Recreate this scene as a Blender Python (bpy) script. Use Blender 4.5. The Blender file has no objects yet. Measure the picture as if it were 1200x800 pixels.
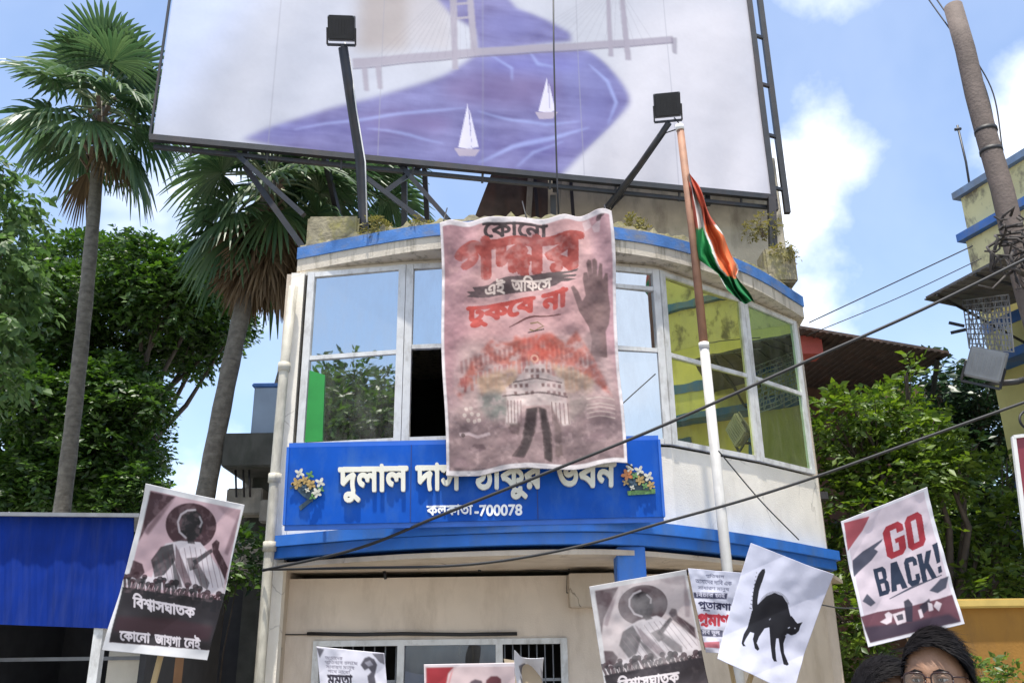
import bpy, bmesh, math, random
import numpy as np
from mathutils import Vector, Matrix
random.seed(7)
RNG = np.random.default_rng(11)
R = math.radians
SC = bpy.context.scene
COL = SC.collection

# ------------------------------------------------------------------ camera
CAM_H, F_PX, PITCH, ROLL = 1.6, 1063.0, R(19.9), R(-0.75)
_fw = np.array([0, math.cos(PITCH), math.sin(PITCH)])
_r0 = np.array([1.0, 0, 0]); _u0 = np.cross(_r0, _fw)
_rt = _r0*math.cos(ROLL) + _u0*math.sin(ROLL)
_up = -_r0*math.sin(ROLL) + _u0*math.cos(ROLL)
cd = bpy.data.cameras.new('camera'); cam = bpy.data.objects.new('camera', cd); COL.objects.link(cam)
cd.sensor_width = 36; cd.lens = F_PX/1200*36; cd.clip_start = .05; cd.clip_end = 3000
M4 = Matrix(((_rt[0], _up[0], -_fw[0], 0), (_rt[1], _up[1], -_fw[1], 0), (_rt[2], _up[2], -_fw[2], CAM_H), (0, 0, 0, 1)))
cam.matrix_world = M4
SC.camera = cam

# ------------------------------------------------------------------ world, sun, exposure
SUN_EL, SUN_AZ = R(77), R(-172)          # azimuth from +Y towards +X: high, behind the viewer's left shoulder
w = bpy.data.worlds.new('World'); SC.world = w; w.use_nodes = True
nt = w.node_tree; N = nt.nodes; L = nt.links
bg = N['Background']
sky = N.new('ShaderNodeTexSky'); sky.sky_type = 'NISHITA'; sky.sun_disc = False
sky.sun_elevation = SUN_EL; sky.sun_rotation = SUN_AZ
sky.air_density = 1.0; sky.dust_density = 1.1; sky.ozone_density = 2.0
tc = N.new('ShaderNodeTexCoord')
def wmath(op, a, b=None, c=None, clamp=False):
    n = N.new('ShaderNodeMath'); n.operation = op; n.use_clamp = clamp
    for i, v in enumerate((a, b, c)):
        if v is None: continue
        if isinstance(v, (int, float)): n.inputs[i].default_value = v
        else: L.new(v, n.inputs[i])
    return n.outputs[0]
def wnoise(scale, detail, rough=.55, dist=0.0):
    n = N.new('ShaderNodeTexNoise'); n.inputs['Scale'].default_value = scale; n.inputs['Detail'].default_value = detail
    n.inputs['Roughness'].default_value = rough; n.inputs['Distortion'].default_value = dist
    L.new(tc.outputs['Generated'], n.inputs['Vector']); return n.outputs['Fac']
def wrange(v, a, b):
    n = N.new('ShaderNodeMapRange'); n.interpolation_type = 'SMOOTHSTEP'
    n.inputs['From Min'].default_value = a; n.inputs['From Max'].default_value = b
    L.new(v, n.inputs['Value']); return n.outputs[0]
n_fine = wnoise(7.0, 6); n_big = wnoise(2.2, 5, .6, .4)
def cloud(az, el, radius, soft=.06, amp=.08):
    """a cumulus round one direction of the sky, its edge broken by noise"""
    d = (math.sin(R(az))*math.cos(R(el)), math.cos(R(az))*math.cos(R(el)), math.sin(R(el)))
    n = N.new('ShaderNodeVectorMath'); n.operation = 'DISTANCE'; n.inputs[1].default_value = d
    L.new(tc.outputs['Generated'], n.inputs[0])
    e = wmath('ADD', n.outputs['Value'], wmath('MULTIPLY', wmath('SUBTRACT', n_fine, .5), -amp*3))
    return wmath('SUBTRACT', 1.0, wrange(e, radius - soft, radius + soft))
mask = wmath('MULTIPLY', wrange(n_big, .57, .75), .55)
for c in ((20.0, 28.4, .034), (19.0, 25.0, .038), (22.4, 29.8, .03), (18.3, 20.0, .05), (35, 29, .03), (33, 41.5, .04), (36, 24, .025),
          (26, 42, .05, .07), (-29, 6, .07, .07), (-17, 8, .07, .06), ):
    mask = wmath('MAXIMUM', mask, cloud(*c))
for c in ((150, 34, .4, .12), (165, 24, .3, .1), (-176, 40, .2, .1)): mask = wmath('MAXIMUM', mask, wmath('MULTIPLY', cloud(*c), .5))  # unseen clouds behind the camera, added to brighten the facade and its panes
sepg = N.new('ShaderNodeSeparateXYZ'); L.new(tc.outputs['Generated'], sepg.inputs[0])
thin = wmath('ADD', .02, wmath('MULTIPLY', wrange(n_big, .3, .7), .10))      # a veil of thin cloud
mask = wmath('MAXIMUM', mask, thin)
mx = N.new('ShaderNodeMix'); mx.data_type = 'RGBA'
L.new(mask, mx.inputs['Factor']); L.new(sky.outputs[0], mx.inputs['A']); mx.inputs['B'].default_value = (6.8, 7.0, 7.5, 1)
L.new(mx.outputs['Result'], bg.inputs['Color']); bg.inputs['Strength'].default_value = .14
sl = bpy.data.lights.new('sun', 'SUN'); sl.energy = 3.6; sl.angle = R(1.2); sl.color = (1, .95, .86)
so = bpy.data.objects.new('sun', sl); COL.objects.link(so)
sd = Vector((math.sin(SUN_AZ)*math.cos(SUN_EL), math.cos(SUN_AZ)*math.cos(SUN_EL), math.sin(SUN_EL)))
so.rotation_euler = (-sd).to_track_quat('-Z', 'Y').to_euler(); so.location = (-8, -20, 40)
SC.view_settings.view_transform = 'Standard'; SC.view_settings.look = 'None'
SC.view_settings.exposure = 0.95; SC.view_settings.gamma = 1; SC.view_settings.use_curve_mapping = False

# ------------------------------------------------------------------ measuring helpers (pixels of the 1200x800 photograph -> metres)
def ray(x, y): return _fw + _rt*(x-600)/F_PX + _up*(400-y)/F_PX
def at(x, y, Y):
    d = ray(x, y); t = Y/d[1]; return Vector(d*t) + Vector((0, 0, CAM_H))
def at_h(x, y, H):
    d = ray(x, y); t = (H-CAM_H)/d[2]; return Vector(d*t) + Vector((0, 0, CAM_H))
def at_plane(x, y, p0, n):
    d = ray(x, y); o = np.array([0, 0, CAM_H]); t = ((np.array(p0)-o)@np.array(n))/(d@np.array(n)); return Vector(o + d*t)
def proj(P):
    d = np.array(P, float) - [0, 0, CAM_H]; z = d@_fw
    return (600 + F_PX*(d@_rt)/z, 400 - F_PX*(d@_up)/z)
def pxm(x, y, Y):                                  # pixels per metre there
    p = np.array(at(x, y, Y)) - [0, 0, CAM_H]; return F_PX/(p@_fw)

# ------------------------------------------------------------------ materials
def mat(name, col, rough=.7, var=.12, scale=6.0, bump=0.0, bscale=40.0, metal=0.0, stain=None, stain_amt=.5, stain_scale=(1.2, 1.2, .35), spec=.5, edges=(.48, .7), crack=0.0):
    m = bpy.data.materials.new(name); m.use_nodes = True
    t = m.node_tree; b = t.nodes['Principled BSDF']; l = t.links
    b.inputs['Roughness'].default_value = rough; b.inputs['Metallic'].default_value = metal
    b.inputs['Specular IOR Level'].default_value = spec
    c = t.nodes.new('ShaderNodeTexCoord')
    no = t.nodes.new('ShaderNodeTexNoise'); no.inputs['Scale'].default_value = scale; no.inputs['Detail'].default_value = 6
    l.new(c.outputs['Object'], no.inputs['Vector'])
    rp = t.nodes.new('ShaderNodeValToRGB'); l.new(no.outputs['Fac'], rp.inputs['Fac'])
    lo = [max(0, x*(1-var)) for x in col]; hi = [min(1, x*(1+var)) for x in col]
    rp.color_ramp.elements[0].position = .3; rp.color_ramp.elements[1].position = .7
    rp.color_ramp.elements[0].color = (*lo, 1); rp.color_ramp.elements[1].color = (*hi, 1)
    out = rp.outputs['Color']
    if stain:
        mp = t.nodes.new('ShaderNodeMapping'); mp.inputs['Scale'].default_value = stain_scale
        l.new(c.outputs['Object'], mp.inputs['Vector'])
        n2 = t.nodes.new('ShaderNodeTexNoise'); n2.inputs['Scale'].default_value = 2.3; n2.inputs['Detail'].default_value = 8; n2.inputs['Roughness'].default_value = .68
        l.new(mp.outputs[0], n2.inputs['Vector'])
        mr = t.nodes.new('ShaderNodeMapRange'); mr.inputs['From Min'].default_value = edges[0]; mr.inputs['From Max'].default_value = edges[1]; mr.inputs['To Max'].default_value = stain_amt
        l.new(n2.outputs['Fac'], mr.inputs['Value'])
        x = t.nodes.new('ShaderNodeMix'); x.data_type = 'RGBA'
        l.new(mr.outputs[0], x.inputs['Factor']); l.new(out, x.inputs['A']); x.inputs['B'].default_value = (*stain, 1)
        out = x.outputs['Result']
    if crack:                      # hairline cracks and flaked patches
        n4 = t.nodes.new('ShaderNodeTexNoise'); n4.inputs['Scale'].default_value = 1.7; n4.inputs['Detail'].default_value = 7
        l.new(c.outputs['Object'], n4.inputs['Vector'])
        av = t.nodes.new('ShaderNodeMix'); av.data_type = 'RGBA'; av.inputs['Factor'].default_value = .35
        l.new(c.outputs['Object'], av.inputs['A']); l.new(n4.outputs['Color'], av.inputs['B'])
        vo = t.nodes.new('ShaderNodeTexVoronoi'); vo.feature = 'DISTANCE_TO_EDGE'; vo.inputs['Scale'].default_value = 1.6
        l.new(av.outputs['Result'], vo.inputs['Vector'])
        m1 = t.nodes.new('ShaderNodeMapRange'); m1.inputs['From Min'].default_value = 0; m1.inputs['From Max'].default_value = .010; m1.inputs['To Min'].default_value = 1; m1.inputs['To Max'].default_value = 0
        l.new(vo.outputs['Distance'], m1.inputs['Value'])
        m2 = t.nodes.new('ShaderNodeMapRange'); m2.inputs['From Min'].default_value = .5; m2.inputs['From Max'].default_value = .6; m2.inputs['To Max'].default_value = crack
        l.new(n4.outputs['Fac'], m2.inputs['Value'])
        mm = t.nodes.new('ShaderNodeMath'); mm.operation = 'MULTIPLY'; l.new(m1.outputs[0], mm.inputs[0]); l.new(m2.outputs[0], mm.inputs[1])
        x2 = t.nodes.new('ShaderNodeMix'); x2.data_type = 'RGBA'; l.new(mm.outputs[0], x2.inputs['Factor']); l.new(out, x2.inputs['A']); x2.inputs['B'].default_value = (.16, .13, .10, 1)
        out = x2.outputs['Result']
    l.new(out, b.inputs['Base Color'])
    if bump:
        n3 = t.nodes.new('ShaderNodeTexNoise'); n3.inputs['Scale'].default_value = bscale; n3.inputs['Detail'].default_value = 5
        l.new(c.outputs['Object'], n3.inputs['Vector'])
        bp = t.nodes.new('ShaderNodeBump'); bp.inputs['Strength'].default_value = bump; bp.inputs['Distance'].default_value = .02
        l.new(n3.outputs['Fac'], bp.inputs['Height']); l.new(bp.outputs[0], b.inputs['Normal'])
    return m
def leaf_mat(name, a, b_, trans=.35, rough=.5):
    m = bpy.data.materials.new(name); m.use_nodes = True
    t = m.node_tree; l = t.links; p = t.nodes['Principled BSDF']; o = t.nodes['Material Output']
    g = t.nodes.new('ShaderNodeNewGeometry'); rp = t.nodes.new('ShaderNodeValToRGB')
    l.new(g.outputs['Random Per Island'], rp.inputs['Fac'])
    rp.color_ramp.elements[0].color = (*a, 1); rp.color_ramp.elements[1].color = (*b_, 1)
    l.new(rp.outputs['Color'], p.inputs['Base Color']); p.inputs['Roughness'].default_value = rough
    tr = t.nodes.new('ShaderNodeBsdfTranslucent'); hs = t.nodes.new('ShaderNodeHueSaturation'); hs.inputs['Value'].default_value = 1.5; hs.inputs['Saturation'].default_value = 1.1
    l.new(rp.outputs['Color'], hs.inputs['Color']); l.new(hs.outputs[0], tr.inputs['Color'])
    x = t.nodes.new('ShaderNodeMixShader'); x.inputs[0].default_value = trans
    l.new(p.outputs[0], x.inputs[1]); l.new(tr.outputs[0], x.inputs[2]); l.new(x.outputs[0], o.inputs['Surface'])
    return m
def glass_mat(name, refl, tint, k, wav=.05, dust=.22):
    """reflective window film: part mirror, part see-through, with the slight waviness of cheap glass"""
    m = bpy.data.materials.new(name); m.use_nodes = True
    t = m.node_tree; l = t.links; o = t.nodes['Material Output']; t.nodes.remove(t.nodes['Principled BSDF'])
    gl = t.nodes.new('ShaderNodeBsdfGlossy'); gl.inputs['Roughness'].default_value = .015; gl.inputs['Color'].default_value = (*refl, 1)
    tr = t.nodes.new('ShaderNodeBsdfTransparent'); tr.inputs['Color'].default_value = (*tint, 1)
    c = t.nodes.new('ShaderNodeTexCoord'); n = t.nodes.new('ShaderNodeTexNoise'); n.inputs['Scale'].default_value = 1.3; n.inputs['Detail'].default_value = 2
    l.new(c.outputs['Object'], n.inputs['Vector'])
    b = t.nodes.new('ShaderNodeBump'); b.inputs['Strength'].default_value = wav; b.inputs['Distance'].default_value = .1
    l.new(n.outputs['Fac'], b.inputs['Height']); l.new(b.outputs[0], gl.inputs['Normal'])
    x = t.nodes.new('ShaderNodeMixShader'); x.inputs[0].default_value = k
    l.new(tr.outputs[0], x.inputs[1]); l.new(gl.outputs[0], x.inputs[2])
    df = t.nodes.new('ShaderNodeBsdfDiffuse'); df.inputs['Color'].default_value = (.42, .40, .36, 1)      # a film of dust, thicker in blotches and runs
    mp = t.nodes.new('ShaderNodeMapping'); mp.inputs['Scale'].default_value = (3, 3, .9); l.new(c.outputs['Object'], mp.inputs['Vector'])
    n2 = t.nodes.new('ShaderNodeTexNoise'); n2.inputs['Scale'].default_value = 2.2; n2.inputs['Detail'].default_value = 8; n2.inputs['Roughness'].default_value = .7; l.new(mp.outputs[0], n2.inputs['Vector'])
    mr = t.nodes.new('ShaderNodeMapRange'); mr.inputs['From Min'].default_value = .40; mr.inputs['From Max'].default_value = .78; mr.inputs['To Min'].default_value = .02; mr.inputs['To Max'].default_value = dust
    l.new(n2.outputs['Fac'], mr.inputs['Value'])
    y = t.nodes.new('ShaderNodeMixShader'); l.new(mr.outputs[0], y.inputs[0]); l.new(x.outputs[0], y.inputs[1]); l.new(df.outputs[0], y.inputs[2]); l.new(y.outputs[0], o.inputs['Surface'])
    return m
def print_mat(name, rough=.55, bump=.0):
    m = bpy.data.materials.new(name); m.use_nodes = True
    t = m.node_tree; l = t.links; p = t.nodes['Principled BSDF']
    a = t.nodes.new('ShaderNodeVertexColor'); a.layer_name = 'ink'
    l.new(a.outputs[0], p.inputs['Base Color']); p.inputs['Roughness'].default_value = rough
    p.inputs['Specular IOR Level'].default_value = .35
    return m
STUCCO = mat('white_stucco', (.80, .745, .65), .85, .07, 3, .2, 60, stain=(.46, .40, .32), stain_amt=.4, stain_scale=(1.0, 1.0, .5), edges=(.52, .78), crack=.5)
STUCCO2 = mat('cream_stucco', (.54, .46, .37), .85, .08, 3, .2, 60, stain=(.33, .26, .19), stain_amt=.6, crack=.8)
BLUE = mat('blue_paint', (.022, .155, .56), .55, .12, 5, .05, 50, stain=(.10, .17, .30), stain_amt=.55)
BLUE_WORN = mat('worn_blue_paint', (.05, .16, .42), .7, .2, 5, .2, 40, stain=(.20, .19, .17), stain_amt=.8, stain_scale=(1.5, 1.5, 2.5))
MOSS = mat('mossy_concrete', (.24, .21, .14), .95, .35, 9, .6, 25, stain=(.30, .27, .06), stain_amt=.75, stain_scale=(2, 2, 2))
CONC = mat('weathered_concrete', (.33, .30, .25), .9, .2, 5, .4, 35, stain=(.13, .12, .10), stain_amt=.7)
HUT = mat('stained_hut_plaster', (.50, .45, .35), .9, .15, 4, .3, 35, stain=(.16, .13, .10), stain_amt=.75)
ALU = mat('white_window_frame', (.64, .64, .63), .5, .08, 8, stain=(.28, .26, .23), stain_amt=.7, stain_scale=(3, 3, 1.5))
DARK = mat('gloom_black', (.035, .034, .036), .9, .2)  # near-black base: the gloom inside openings is put into the colour
STEEL = mat('black_steel', (.020, .022, .026), .5, .3, 8, .1, 60, stain=(.07, .04, .03), stain_amt=.5)
GREY_STEEL = mat('grey_steel', (.22, .23, .25), .5, .15, 8, stain=(.12, .09, .07), stain_amt=.4)
RUST = mat('rusty_tin', (.075, .055, .048), .8, .35, 5, .2, 30, stain=(.13, .06, .04), stain_amt=.6)
WOOD = mat('pole_wood', (.135, .105, .090), .85, .2, 6, .4, 30, stain=(.09, .07, .06), stain_amt=.5, stain_scale=(4, 4, .5))
BAMBOO = mat('brown_pole', (.30, .15, .09), .7, .2, 7, .1, stain=(.15, .08, .05), stain_amt=.4)
WHITE_P = mat('white_pole_paint', (.70, .69, .66), .55, .06, 7, stain=(.4, .37, .33), stain_amt=.4)
CABLE = mat('black_cable', (.014, .014, .016), .6, .2)
PIPE = mat('grimy_white_pipe', (.50, .47, .39), .6, .15, 6, .1, stain=(.22, .20, .16), stain_amt=.8, stain_scale=(3, 3, .8))
BARK = mat('palm_bark', (.165, .15, .125), .95, .3, 10, .9, 22, stain=(.07, .06, .05), stain_amt=.75, stain_scale=(1.5, 1.5, 7))
BARK2 = mat('tree_bark', (.09, .07, .055), .9, .25, 8, .5, 30)
GLASS_L = glass_mat('blue_grey_mirror_glass', (.72, .74, .73), (.30, .34, .36), .80, .035)
GLASS_G = glass_mat('cool_green_mirror_glass', (.52, .70, .42), (.26, .36, .26), .82, .03, .14)
GLASS_R = glass_mat('green_mirror_glass', (.78, .84, .34), (.30, .36, .22), .85, .022, .14)

# ------------------------------------------------------------------ object helpers
def link(name, me, m, parent=None):
    o = bpy.data.objects.new(name, me); COL.objects.link(o)
    for x in (m if isinstance(m, (list, tuple)) else [m]): me.materials.append(x)
    if parent: o.parent = parent; o.matrix_parent_inverse = parent.matrix_world.inverted()
    return o
def tag(o, label, cat, group=None, kind=None):
    if label: o['label'] = label
    if cat: o['category'] = cat
    if group: o['group'] = group
    if kind: o['kind'] = kind
    return o
def thing(name, label, cat, loc=(0, 0, 0), group=None):
    o = bpy.data.objects.new(name, None); COL.objects.link(o); o.location = loc; o.empty_display_size = .2
    o.matrix_world = Matrix.Translation(Vector(loc))
    return tag(o, label, cat, group)
class MB:
    """collects shapes in world space; build() makes them ONE mesh"""
    def __init__(s): s.v = []; s.f = []; s.mi = []; s.cur = 0; s.smooth = []
    def add(s, v, f, sm=False):
        b = len(s.v); s.v += [tuple(x) for x in v]; s.f += [tuple(i+b for i in q) for q in f]
        s.mi += [s.cur]*len(f); s.smooth += [sm]*len(f)
    def box(s, c, size, rot=None, bev=0.0):
        bm = bmesh.new(); bmesh.ops.create_cube(bm, size=1)
        for v in bm.verts: v.co = Vector((v.co.x*size[0], v.co.y*size[1], v.co.z*size[2]))
        if bev: bmesh.ops.bevel(bm, geom=bm.edges[:], offset=bev, segments=2, affect='EDGES')
        Rm = rot.to_3x3() if rot is not None else Matrix.Identity(3)
        bm.verts.index_update()
        s.add([Rm@v.co + Vector(c) for v in bm.verts], [[v.index for v in f.verts] for f in bm.faces]); bm.free()
    def bar(s, a, b, wd, ht=None, up=(0, 0, 1), bev=0.0):
        a = Vector(a); b = Vector(b); d = b-a; ht = ht or wd
        z = d.normalized(); u = Vector(up)
        if abs(z.dot(u)) > .98: u = Vector((0, 1, 0))
        x = u.cross(z).normalized(); y = z.cross(x)
        s.box((a+b)/2, (wd, ht, d.length), Matrix((x, y, z)).transposed(), bev)
    def tube(s, pts, r, n=8, cap=True):
        pts = [Vector(p) for p in pts]; rs = r if isinstance(r, (list, tuple)) else [r]*len(pts)
        vs = []; fs = []; x = None
        for i, p in enumerate(pts):
            t = (pts[min(i+1, len(pts)-1)] - pts[max(i-1, 0)]).normalized()
            if x is None: x = t.orthogonal().normalized()
            else: x = (x - t*x.dot(t)).normalized()
            y = t.cross(x)
            for k in range(n):
                a = 2*math.pi*k/n; vs.append(p + (x*math.cos(a) + y*math.sin(a))*rs[i])
        for i in range(len(pts)-1):
            for k in range(n):
                fs.append((i*n+k, i*n+(k+1) % n, (i+1)*n+(k+1) % n, (i+1)*n+k))
        if cap: fs.append(tuple(range(n-1, -1, -1))); fs.append(tuple((len(pts)-1)*n + k for k in range(n)))
        s.add(vs, fs, True)
    def strip(s, plan, z0, z1, th, closed=False):
        """a wall of thickness th standing on a plan polyline (outer face = the polyline, thickness to its left)"""
        P = [Vector((p[0], p[1])) for p in plan]; n = len(P); off = []
        for i in range(n):
            d = []
            if i > 0: d.append((P[i]-P[i-1]).normalized())
            if i < n-1: d.append((P[i+1]-P[i]).normalized())
            nn = sum((Vector((-q.y, q.x)) for q in d), Vector((0, 0))).normalized()
            k = 1/max(.4, nn.dot(Vector((-d[0].y, d[0].x)))); off.append(P[i] + nn*th*k)
        v = []
        for i in range(n): v += [(*P[i], z0), (*P[i], z1), (*off[i], z1), (*off[i], z0)]
        f = []
        for i in range(n-1):
            a = 4*i; b = a+4
            for k in range(4): f.append((a+k, b+k, b+(k+1) % 4, a+(k+1) % 4))
        f.append((3, 2, 1, 0)); e = 4*(n-1); f.append((e, e+1, e+2, e+3))
        s.add(v, f)
    def prism(s, poly, z0, z1):
        n = len(poly)
        v = [(p[0], p[1], z0) for p in poly] + [(p[0], p[1], z1) for p in poly]
        s.add(v, [tuple(range(n-1, -1, -1)), tuple(range(n, 2*n))] + [(i, (i+1) % n, n+(i+1) % n, n+i) for i in range(n)])
    def slab(s, pts, th, dirv):
        """a polygon of points given a thickness along dirv"""
        n = len(pts); d = Vector(dirv)*th
        s.add([Vector(p) for p in pts] + [Vector(p)+d for p in pts], [tuple(range(n-1, -1, -1)), tuple(range(n, 2*n))] + [(i, (i+1) % n, n+(i+1) % n, n+i) for i in range(n)])
    def ball(s, c, r, nu=14, nv=9, rot=None):
        r = r if isinstance(r, (list, tuple)) else (r, r, r); v = []; f = []
        for j in range(nv+1):
            ph = math.pi*j/nv
            for i in range(nu):
                a = 2*math.pi*i/nu; p = Vector((r[0]*math.sin(ph)*math.cos(a), r[1]*math.sin(ph)*math.sin(a), r[2]*math.cos(ph)))
                v.append((rot@p if rot else p) + Vector(c))
        for j in range(nv):
            for i in range(nu): f.append((j*nu+i, j*nu+(i+1) % nu, (j+1)*nu+(i+1) % nu, (j+1)*nu+i))
        s.add(v, f, True)
    def build(s, name, m, parent=None, recalc=True):
        me = bpy.data.meshes.new(name); me.from_pydata(s.v, [], s.f)
        me.polygons.foreach_set('material_index', s.mi); me.polygons.foreach_set('use_smooth', s.smooth); me.update()
        if recalc:
            bm = bmesh.new(); bm.from_mesh(me); bmesh.ops.recalc_face_normals(bm, faces=bm.faces); bm.to_mesh(me); bm.free()
        return link(name, me, m, parent)
def np_mesh(name, verts, faces, m, parent=None, smooth=False):
    """fast mesh from numpy arrays (faces all with the same corner count)"""
    me = bpy.data.meshes.new(name); k = faces.shape[1]
    me.vertices.add(len(verts)); me.vertices.foreach_set('co', verts.astype(np.float32).ravel())
    me.loops.add(faces.size); me.loops.foreach_set('vertex_index', faces.astype(np.int32).ravel())
    me.polygons.add(len(faces)); me.polygons.foreach_set('loop_start', np.arange(0, faces.size, k, dtype=np.int32))
    if smooth: me.polygons.foreach_set('use_smooth', np.ones(len(faces), bool))
    me.update(calc_edges=True); me.validate()
    return link(name, me, m, parent)

# ------------------------------------------------------------------ lettering: outlines of the built-in font
_tc = {}
def _raw(s):
    if s in _tc: return _tc[s]
    c = bpy.data.curves.new('lettering_tmp', 'FONT'); c.body = s; c.size = 1
    o = bpy.data.objects.new('lettering_tmp', c); COL.objects.link(o)
    dg = bpy.context.evaluated_depsgraph_get(); k = o.to_curve(dg); out = []
    for sp in k.splines:
        if sp.type == 'BEZIER':
            B = sp.bezier_points; n = len(B); pts = []
            for i in range(n):
                p0 = B[i].co; h0 = B[i].handle_right; h1 = B[(i+1) % n].handle_left; p1 = B[(i+1) % n].co
                for q in range(6):
                    t = q/6; pts.append(((1-t)**3*p0 + 3*(1-t)**2*t*h0 + 3*(1-t)*t*t*h1 + t**3*p1)[:2])
        else: pts = [p.co[:2] for p in sp.points]
        if len(pts) > 2: out.append(np.array(pts))
    o.to_curve_clear(); bpy.data.objects.remove(o); bpy.data.curves.remove(c)
    _tc[s] = out; return out
PRE = 'েিৈ'; CONS = set(chr(c) for c in list(range(0x995, 0x9BA)) + [0x9DC, 0x9DD, 0x9DF]); HAS = '্'
def clusters(s):
    """Bengali in visual order: [(base string, stacked consonant or None)]"""
    out = []; i = 0
    while i < len(s):
        ch = s[i]
        if ch in CONS:
            base = ch; sub = None; i += 1
            if i+1 < len(s) and s[i] == HAS: sub = s[i+1]; i += 2
            pre = ''; post = ''
            while i < len(s) and 0x981 <= ord(s[i]) <= 0x9D7 and s[i] not in CONS and s[i] not in 'এইআঅ':
                if s[i] in PRE: pre += s[i]
                elif s[i] == 'ো': pre += 'ে'; post += 'া'
                else: post += s[i]
                i += 1
            if pre: out.append((pre, None))
            out.append((base, sub))
            if post: 
                if post in 'ুূৃ' and not sub: out[-1] = (base+post, None)
                else: out.append((post, None))
        else: out.append((ch, None)); i += 1
    return out
def outlines(s):
    """contours scaled so that the headline (or cap height) is at 1, the baseline at 0; width left free"""
    beng = any(0x980 <= ord(c) <= 0x9FF for c in s)
    ref = np.vstack(_raw('ন' if beng else 'H')); top = ref[:, 1].max(); bot = min(ref[:, 1].min(), 0) if beng else 0
    sc = 1/(top-bot); res = []; x = 0.0; buf = ''
    def flush():
        nonlocal x, buf
        if buf.strip():
            cs = _raw(buf)
            for c in cs: res.append((c*1.0 + [x, 0]))
            x += max(c[:, 0].max() for c in cs) - .015
        elif buf: x += .25
        buf = ''
    if not beng: buf = s; flush()
    else:
        for b, sub in clusters(s):
            if sub:
                buf += b; flush(); x0 = x
                if sub == 'র':           # the wavy stroke of a joined r under its consonant
                    a = np.array([(-.44, -.02), (-.34, .05), (-.22, .0), (-.10, -.06), (-.02, .02)]); res.append(np.vstack([a + [x0, .02], (a + [x0, -.05])[::-1]])[::-1])
                else:
                    for c in _raw(sub): res.append(c*.62 + [x0-.36, -.09])
            else: buf += b
        flush()
    return [(c - [0, bot])*sc for c in res]
def bold(cs, b):
    """thicker strokes: the union (non-zero winding) of shifted copies"""
    if not b: return cs
    out = list(cs)
    for k in range(8):
        a = k*math.pi/4; out += [c + [b*math.cos(a), b*math.sin(a)] for c in cs]
    return out
def spans(cs, ys):
    """non-zero winding scanline: for every y the list of (x0, x1)"""
    A = np.vstack([c for c in cs]); Bn = np.vstack([np.roll(c, -1, 0) for c in cs])
    res = []
    for y in ys:
        up = (A[:, 1] <= y) & (Bn[:, 1] > y); dn = (A[:, 1] > y) & (Bn[:, 1] <= y); m = up | dn
        if not m.any(): res.append([]); continue
        a = A[m]; b = Bn[m]; x = a[:, 0] + (y-a[:, 1])*(b[:, 0]-a[:, 0])/(b[:, 1]-a[:, 1])
        wv = np.where(up[m], 1, -1); o = np.argsort(x); x = x[o]; wv = np.cumsum(wv[o])
        s = []; st = None
        for i in range(len(x)):
            if st is None and wv[i] != 0: st = x[i]
            elif st is not None and wv[i] == 0: s.append((st, x[i])); st = None
        res.append(s)
    return res
def word_px(s, x0, x1, yl, yr, h, b=0.0, shear=0.0):
    """a word's contours laid between two photograph columns: headline from (x0,yl) to (x1,yr), h pixels tall"""
    cs = bold(outlines(s), b); A = np.vstack(cs); lo, hi = A[:, 0].min(), A[:, 0].max(); out = []
    for c in cs:
        u = (c[:, 0]-lo)/(hi-lo)
        out.append(np.stack([x0 + u*(x1-x0) + shear*h*(1-c[:, 1]), yl + u*(yr-yl) + (1-c[:, 1])*h], 1))
    return out

# ------------------------------------------------------------------ printing: a fine sheet whose vertices carry the ink colour
def homog(src, dst):
    A = []
    for (x, y), (u, v) in zip(src, dst):
        A.append([x, y, 1, 0, 0, 0, -u*x, -u*y, -u]); A.append([0, 0, 0, x, y, 1, -v*x, -v*y, -v])
    _, _, V = np.linalg.svd(np.array(A, float)); return V[-1].reshape(3, 3)
def hmap(H, P):
    P = np.atleast_2d(np.array(P, float)); q = np.c_[P, np.ones(len(P))]@H.T; return q[:, :2]/q[:, 2:]
def blur(a, k):
    for ax in (0, 1):
        if k < 1: return a
        p = np.pad(a, [(k, k) if i == ax else (0, 0) for i in range(a.ndim)], mode='edge')
        c = np.cumsum(p, axis=ax); z = np.zeros_like(np.take(c, [0], ax)); c = np.concatenate([z, c], ax); n = a.shape[ax]
        a = (np.take(c, range(2*k+1, 2*k+1+n), ax) - np.take(c, range(0, n), ax))/(2*k+1)
    return a
def vnoise(h, w_, cell, octv=4):
    out = np.zeros((h, w_)); amp = 1; tot = 0
    for o in range(octv):
        c = max(2, cell/2**o); gh, gw = int(h/c)+3, int(w_/c)+3; g = RNG.random((gh, gw))
        y = np.arange(h)/c; x = np.arange(w_)/c; yi = y.astype(int); xi = x.astype(int); fy = (y-yi)[:, None]; fx = (x-xi)[None]
        fy = fy*fy*(3-2*fy); fx = fx*fx*(3-2*fx)
        out += amp*((g[yi][:, xi]*(1-fx) + g[yi][:, xi+1]*fx)*(1-fy) + (g[yi+1][:, xi]*(1-fx) + g[yi+1][:, xi+1]*fx)*fy)
        tot += amp; amp *= .5
    return out/tot
def srgb(c):
    c = np.array(c, float)/255; return np.where(c <= .04045, c/12.92, ((c+.055)/1.055)**2.4)
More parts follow.
